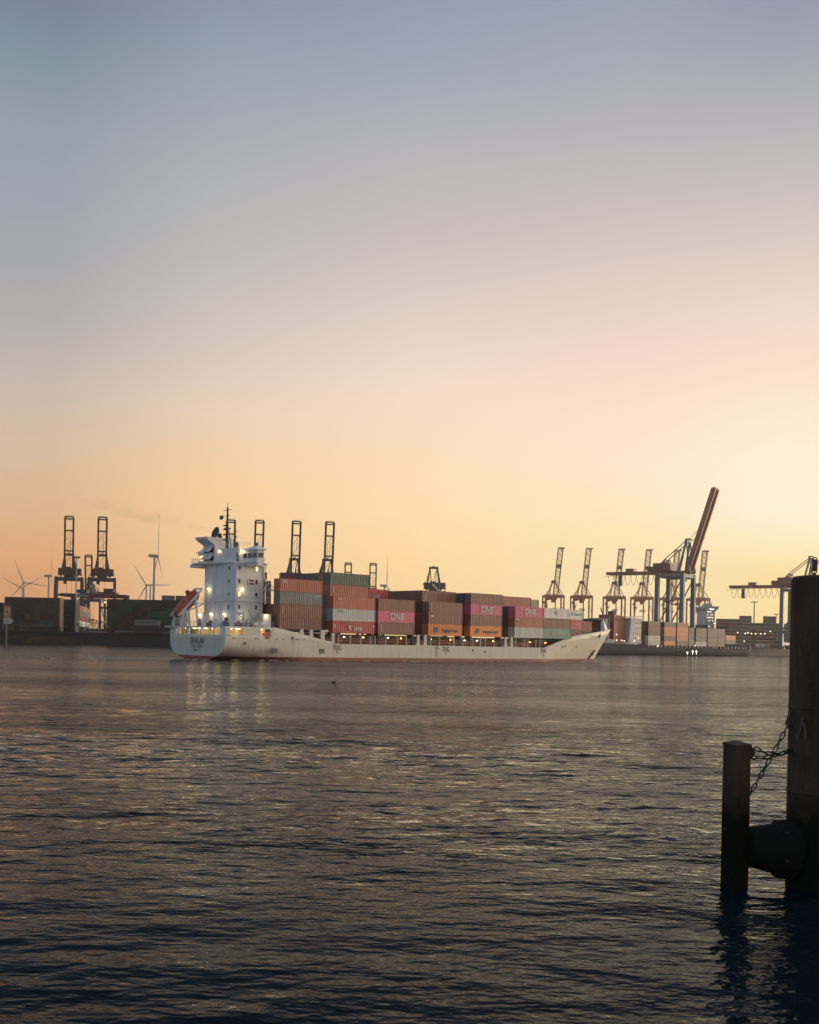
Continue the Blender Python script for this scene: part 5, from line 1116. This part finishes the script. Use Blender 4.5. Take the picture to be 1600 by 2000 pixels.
for pts in (((1568, 1402), (1566, 1414), (1562, 1430), (1558, 1442)), ((1569, 1412), (1573, 1425), (1574, 1442))): g.path([on_pile(x, y, .03) - rel for x, y in pts], .018, 6)
g.build('rope_loop', mat('old_rope', (.16, .12, .10), .9, var=.3, scale=8), big)
lugp = on_pile(1546, 1404, .02) - rel
MB().add([lugp + Vector(q) for q in ((-.11, -.06, -.12), (.08, -.06, -.14), (.08, .08, -.14), (-.11, .08, -.12), (-.02, -.06, .16), (.08, -.06, .16), (.08, .08, .16), (-.02, .08, .16))], [(3, 2, 1, 0), (4, 5, 6, 7), (0, 1, 5, 4), (1, 2, 6, 5), (2, 3, 7, 6), (3, 0, 4, 7)]).build('chain_lug', M_pile, big)
# marker light on the pile
lp = pix(1591, 1121, BY - .3); mk_ = thing('marker_light', 'small upright rounded lantern standing on top of the thick pile', 'lantern', (lp.x, BY - .3, ztop))
hz = pix(1591, 1088, BY - .3).z - ztop
MB().tube((0, 0, -.02), (0, 0, .04), .035, .03, 8).build('foot', M_pile, mk_)
MB().prism([(-.042, .09), (.042, .09), (.048, .11), (.048, hz - .08), (.042, hz - .06), (-.042, hz - .06), (-.048, hz - .08), (-.048, .11)], 'y', -.035, .035).build('body', mat('lantern_grey', (.04, .038, .04), .4), mk_)
lo = MB()
for zz_, s in ((.09, -1), (hz - .06, 1)): lo.path([(-.046, 0, zz_), (-.046, 0, zz_ + s * .02), (-.03, 0, zz_ + s * .045), (0, 0, zz_ + s * .052), (.03, 0, zz_ + s * .045), (.046, 0, zz_ + s * .02), (.046, 0, zz_)], .011, 6)
lo.build('end_loops', M_pile, mk_)
# rubber fender between the piles
fa, fb = pix(1459, 1653, PY + .1), pix(1549, 1660, BY - .05)
fe = thing('rubber_fender', 'black cone-shaped rubber fender between the square pile and the thick pile', 'fender', fa)
dirv = (fb - fa); Mf = dirv.to_track_quat('Z', 'Y').to_matrix().to_4x4(); Lf = dirv.length
MB().lathe([(.34, 0), (.38, .02), (.40, .06), (.50, Lf * .56), (.51, Lf * .58)], 28, Mf).build('cone', M_rub, fe, True)
MB().lathe([(.44, Lf * .565), (.52, Lf * .58), (.585, Lf * .66), (.60, Lf * .74), (.60, Lf * .95), (.5, Lf)], 12, Mf).build('flange', M_rub, fe)
for k in range(6):
    t = k * math.pi / 3 + .3; q = Mf @ Vector((.55 * math.cos(t), .55 * math.sin(t), Lf * .58)); q2 = Mf @ Vector((.55 * math.cos(t), .55 * math.sin(t), Lf * .66)); MB().tube(q, q2, .035, n=6).build('bolt', M_chain, fe)
# chains
def link_mesh(l=.195, w=.098, r=.0145):
    pts = []; n = 12; a = l / 2 - w / 2; hw = w / 2 - r
    for k in range(n):
        t = 2 * math.pi * k / n; x = hw * math.cos(t); pts.append((x, 0, hw * math.sin(t) + (a if math.sin(t) > 0.01 else (-a if math.sin(t) < -.01 else 0))))
    m = MB(); vs = []; q = 6
    for k in range(n):
        p = Vector(pts[k]); d = (Vector(pts[(k + 1) % n]) - Vector(pts[k - 1])).normalized(); o = Vector((0, 1, 0)); u = d.cross(o)
        for j in range(q): t = 2 * math.pi * j / q; vs.append(p + o * r * math.cos(t) + u * r * math.sin(t))
    return m.add(vs, [(k * q + j, ((k + 1) % n) * q + j, ((k + 1) % n) * q + (j + 1) % q, k * q + (j + 1) % q) for k in range(n) for j in range(q)]).mesh('chain_link', True)
LM = link_mesh()
def chain(label, a, b, sag, n_extra=0):
    a, b = Vector(a), Vector(b); c = thing('chain', label, 'chain', a, 0, 'chains between the piles'); N_ = 60
    pts = [a.lerp(b, k / N_) - Vector((0, 0, sag * 4 * (k / N_) * (1 - k / N_))) for k in range(N_ + 1)]
    cum = [0]
    for p, q in zip(pts[:-1], pts[1:]): cum.append(cum[-1] + (q - p).length)
    pitch = .152; n = max(2, round(cum[-1] / pitch)); j = 0
    for k in range(n):
        d = cum[-1] * (k + .5) / n
        while j < N_ - 1 and cum[j + 1] < d: j += 1
        p = pts[j].lerp(pts[j + 1], (d - cum[j]) / (cum[j + 1] - cum[j])); dr = (pts[j + 1] - pts[j]).normalized()
        o = inst('chain_link', LM, M_chain, parent=c); o.matrix_local = Matrix.Translation(p - a) @ dr.to_track_quat('Z', 'Y').to_matrix().to_4x4() @ Matrix.Rotation(R(20 if k % 2 else 105) + random.uniform(-.15, .15), 4, 'Z')
chain('slack chain drooping from the top lug of the square pile to the thick pile', pix(1474, 1460, PY - .05), on_pile(1546, 1466, .0), .10)
chain('slack lower chain from the square pile side to the thick pile', pix(1464, 1477, PY + .1), on_pile(1547, 1462, .0), .09)
chain('taut diagonal chain from the thick pile down to the square pile', on_pile(1545, 1406, .02), pix(1462, 1556, PY + .05), .03)

# water bird
bp_ = pix(652, 1334, 1.0); kk_ = EYE / (EYE - bp_.z); bp_ = pix(652, 1334, kk_)
bird = thing('water_bird', 'small dark water bird swimming in the river below the ship', 'bird', (bp_.x, bp_.y, .02)); bird.scale = (.7, .7, .7)
MB().lathe([(.02, -.34), (.12, -.26), (.17, -.1), (.18, .08), (.13, .24), (.05, .33)], 10, Matrix.Translation((0, 0, .1)) @ Matrix.Rotation(R(90), 4, 'Y')).tube((.24, 0, .14), (.28, 0, .4), .06, .05, 8).lathe([(.03, -.08), (.08, 0), (.03, .09)], 8, Matrix.Translation((.31, 0, .44)) @ Matrix.Rotation(R(90), 4, 'Y')).tube((.38, 0, .44), (.48, 0, .42), .025, .01, 6).build('body', M_black, bird, True)

# bow wave and wash along the hull
def wash():
    rng = random.Random(9); mb = MB()
    for k in range(90):
        s = rng.uniform(60, 90) if k < 60 else rng.uniform(-52, 60); u = max(0, (s - 50) / 38.4); t = CT - (hull_half(s, .4, u if s > 50 else 0) if u < 1 else .1) - abs(rng.gauss(.1, .5)) - .15
        p = on(SO, s, t, .0); l = rng.uniform(.3, 1.6); w = rng.uniform(.08, .3); h = rng.uniform(.06, .22 if s < 80 else .4)
        a = AX * l; b_ = NX * w; n = 7; vs = []
        for i in range(n):
            th = 2 * math.pi * i / n; q = rng.uniform(.7, 1.2); vs.append(p + a * math.cos(th) * q + b_ * math.sin(th) * q)
        vs.append(p + Vector((0, 0, h))); mb.add(vs, [(i, (i + 1) % n, n) for i in range(n)])
    for k in range(70):                              # churned water trailing from the stern
        s = -55 - abs(rng.gauss(0, 14)); t = rng.gauss(CT, 4.5); p = on(SO, s, t, .0); l = rng.uniform(.3, 1.4); w = rng.uniform(.1, .35); n = 6; vs = []
        for i in range(n): th = 2 * math.pi * i / n; q = rng.uniform(.6, 1.2); vs.append(p + AX * l * math.cos(th) * q + NX * w * math.sin(th) * q)
        vs.append(p + Vector((0, 0, rng.uniform(.05, .16)))); mb.add(vs, [(i, (i + 1) % n, n) for i in range(n)])
    mb.build('wash', mat('foam', (.34, .33, .32), .6, var=.3, scale=2), label='flecks of white wash along the ship waterline and bow', cat='wash', kind='stuff')
wash()

# exhaust smoke drifting off to the left
def smoke():
    pts = [(on(SO, -46.2, 15.2, 29.3), .5), (pix(405, 1034, 283), .9), (pix(370, 1026, 292), 1.6), (pix(320, 1016, 306), 2.2), (pix(255, 1000, 325), 2.8), (pix(205, 987, 340), 2.6), (pix(150, 978, 352), 1.2)]
    n = 10; vs = []; fs = []
    for i, (p, r) in enumerate(pts):
        for k in range(n): t = 2 * math.pi * k / n; vs.append(Vector(p) + Vector((0, math.cos(t) * r, math.sin(t) * r * .8)))
    for i in range(len(pts) - 1):
        for k in range(n): fs.append((i * n + k, i * n + (k + 1) % n, (i + 1) * n + (k + 1) % n, (i + 1) * n + k))
    fs += [tuple(range(n))[::-1], tuple(range((len(pts) - 1) * n, len(pts) * n))]
    o = MB().add(vs, fs).build('smoke', None, label='faint brown exhaust smoke trailing left from the ship funnel', cat='smoke', kind='stuff')
    m = bpy.data.materials.new('smoke'); m.use_nodes = True; t = m.node_tree; t.nodes.clear(); L = t.links
    v = t.nodes.new('ShaderNodeVolumePrincipled'); v.inputs['Color'].default_value = (.35, .28, .25, 1)
    g = t.nodes.new('ShaderNodeNewGeometry'); mp = t.nodes.new('ShaderNodeMapping'); mp.inputs['Scale'].default_value = (.10, .1, .30); L.new(g.outputs['Position'], mp.inputs[0])
    nz = t.nodes.new('ShaderNodeTexNoise'); nz.inputs['Scale'].default_value = 1; nz.inputs['Detail'].default_value = 3; L.new(mp.outputs[0], nz.inputs[0])
    mr = t.nodes.new('ShaderNodeMapRange'); mr.inputs[1].default_value = .42; mr.inputs[2].default_value = .72; mr.inputs[3].default_value = .002; mr.inputs[4].default_value = .03; L.new(nz.outputs[0], mr.inputs[0]); L.new(mr.outputs[0], v.inputs['Density'])
    u = t.nodes.new('ShaderNodeOutputMaterial'); L.new(v.outputs[0], u.inputs['Volume']); o.data.materials.append(m)
smoke()
# ------------------------------------------------------------------ air
def haze():
    o = MB().box(-2600, 2600, -140, 3300, -8, 172).build('haze', None, kind='stuff', label='thin warm evening haze over the harbour', cat='haze')
    m = bpy.data.materials.new('haze_air'); m.use_nodes = True; t = m.node_tree; t.nodes.clear()
    v = t.nodes.new('ShaderNodeVolumePrincipled'); v.inputs['Color'].default_value = (.96, .93, .90, 1); v.inputs['Density'].default_value = .00010; v.inputs['Anisotropy'].default_value = .86
    u = t.nodes.new('ShaderNodeOutputMaterial'); t.links.new(v.outputs[0], u.inputs['Volume']); o.data.materials.append(m)
haze()
print('containers', NCONT[0])
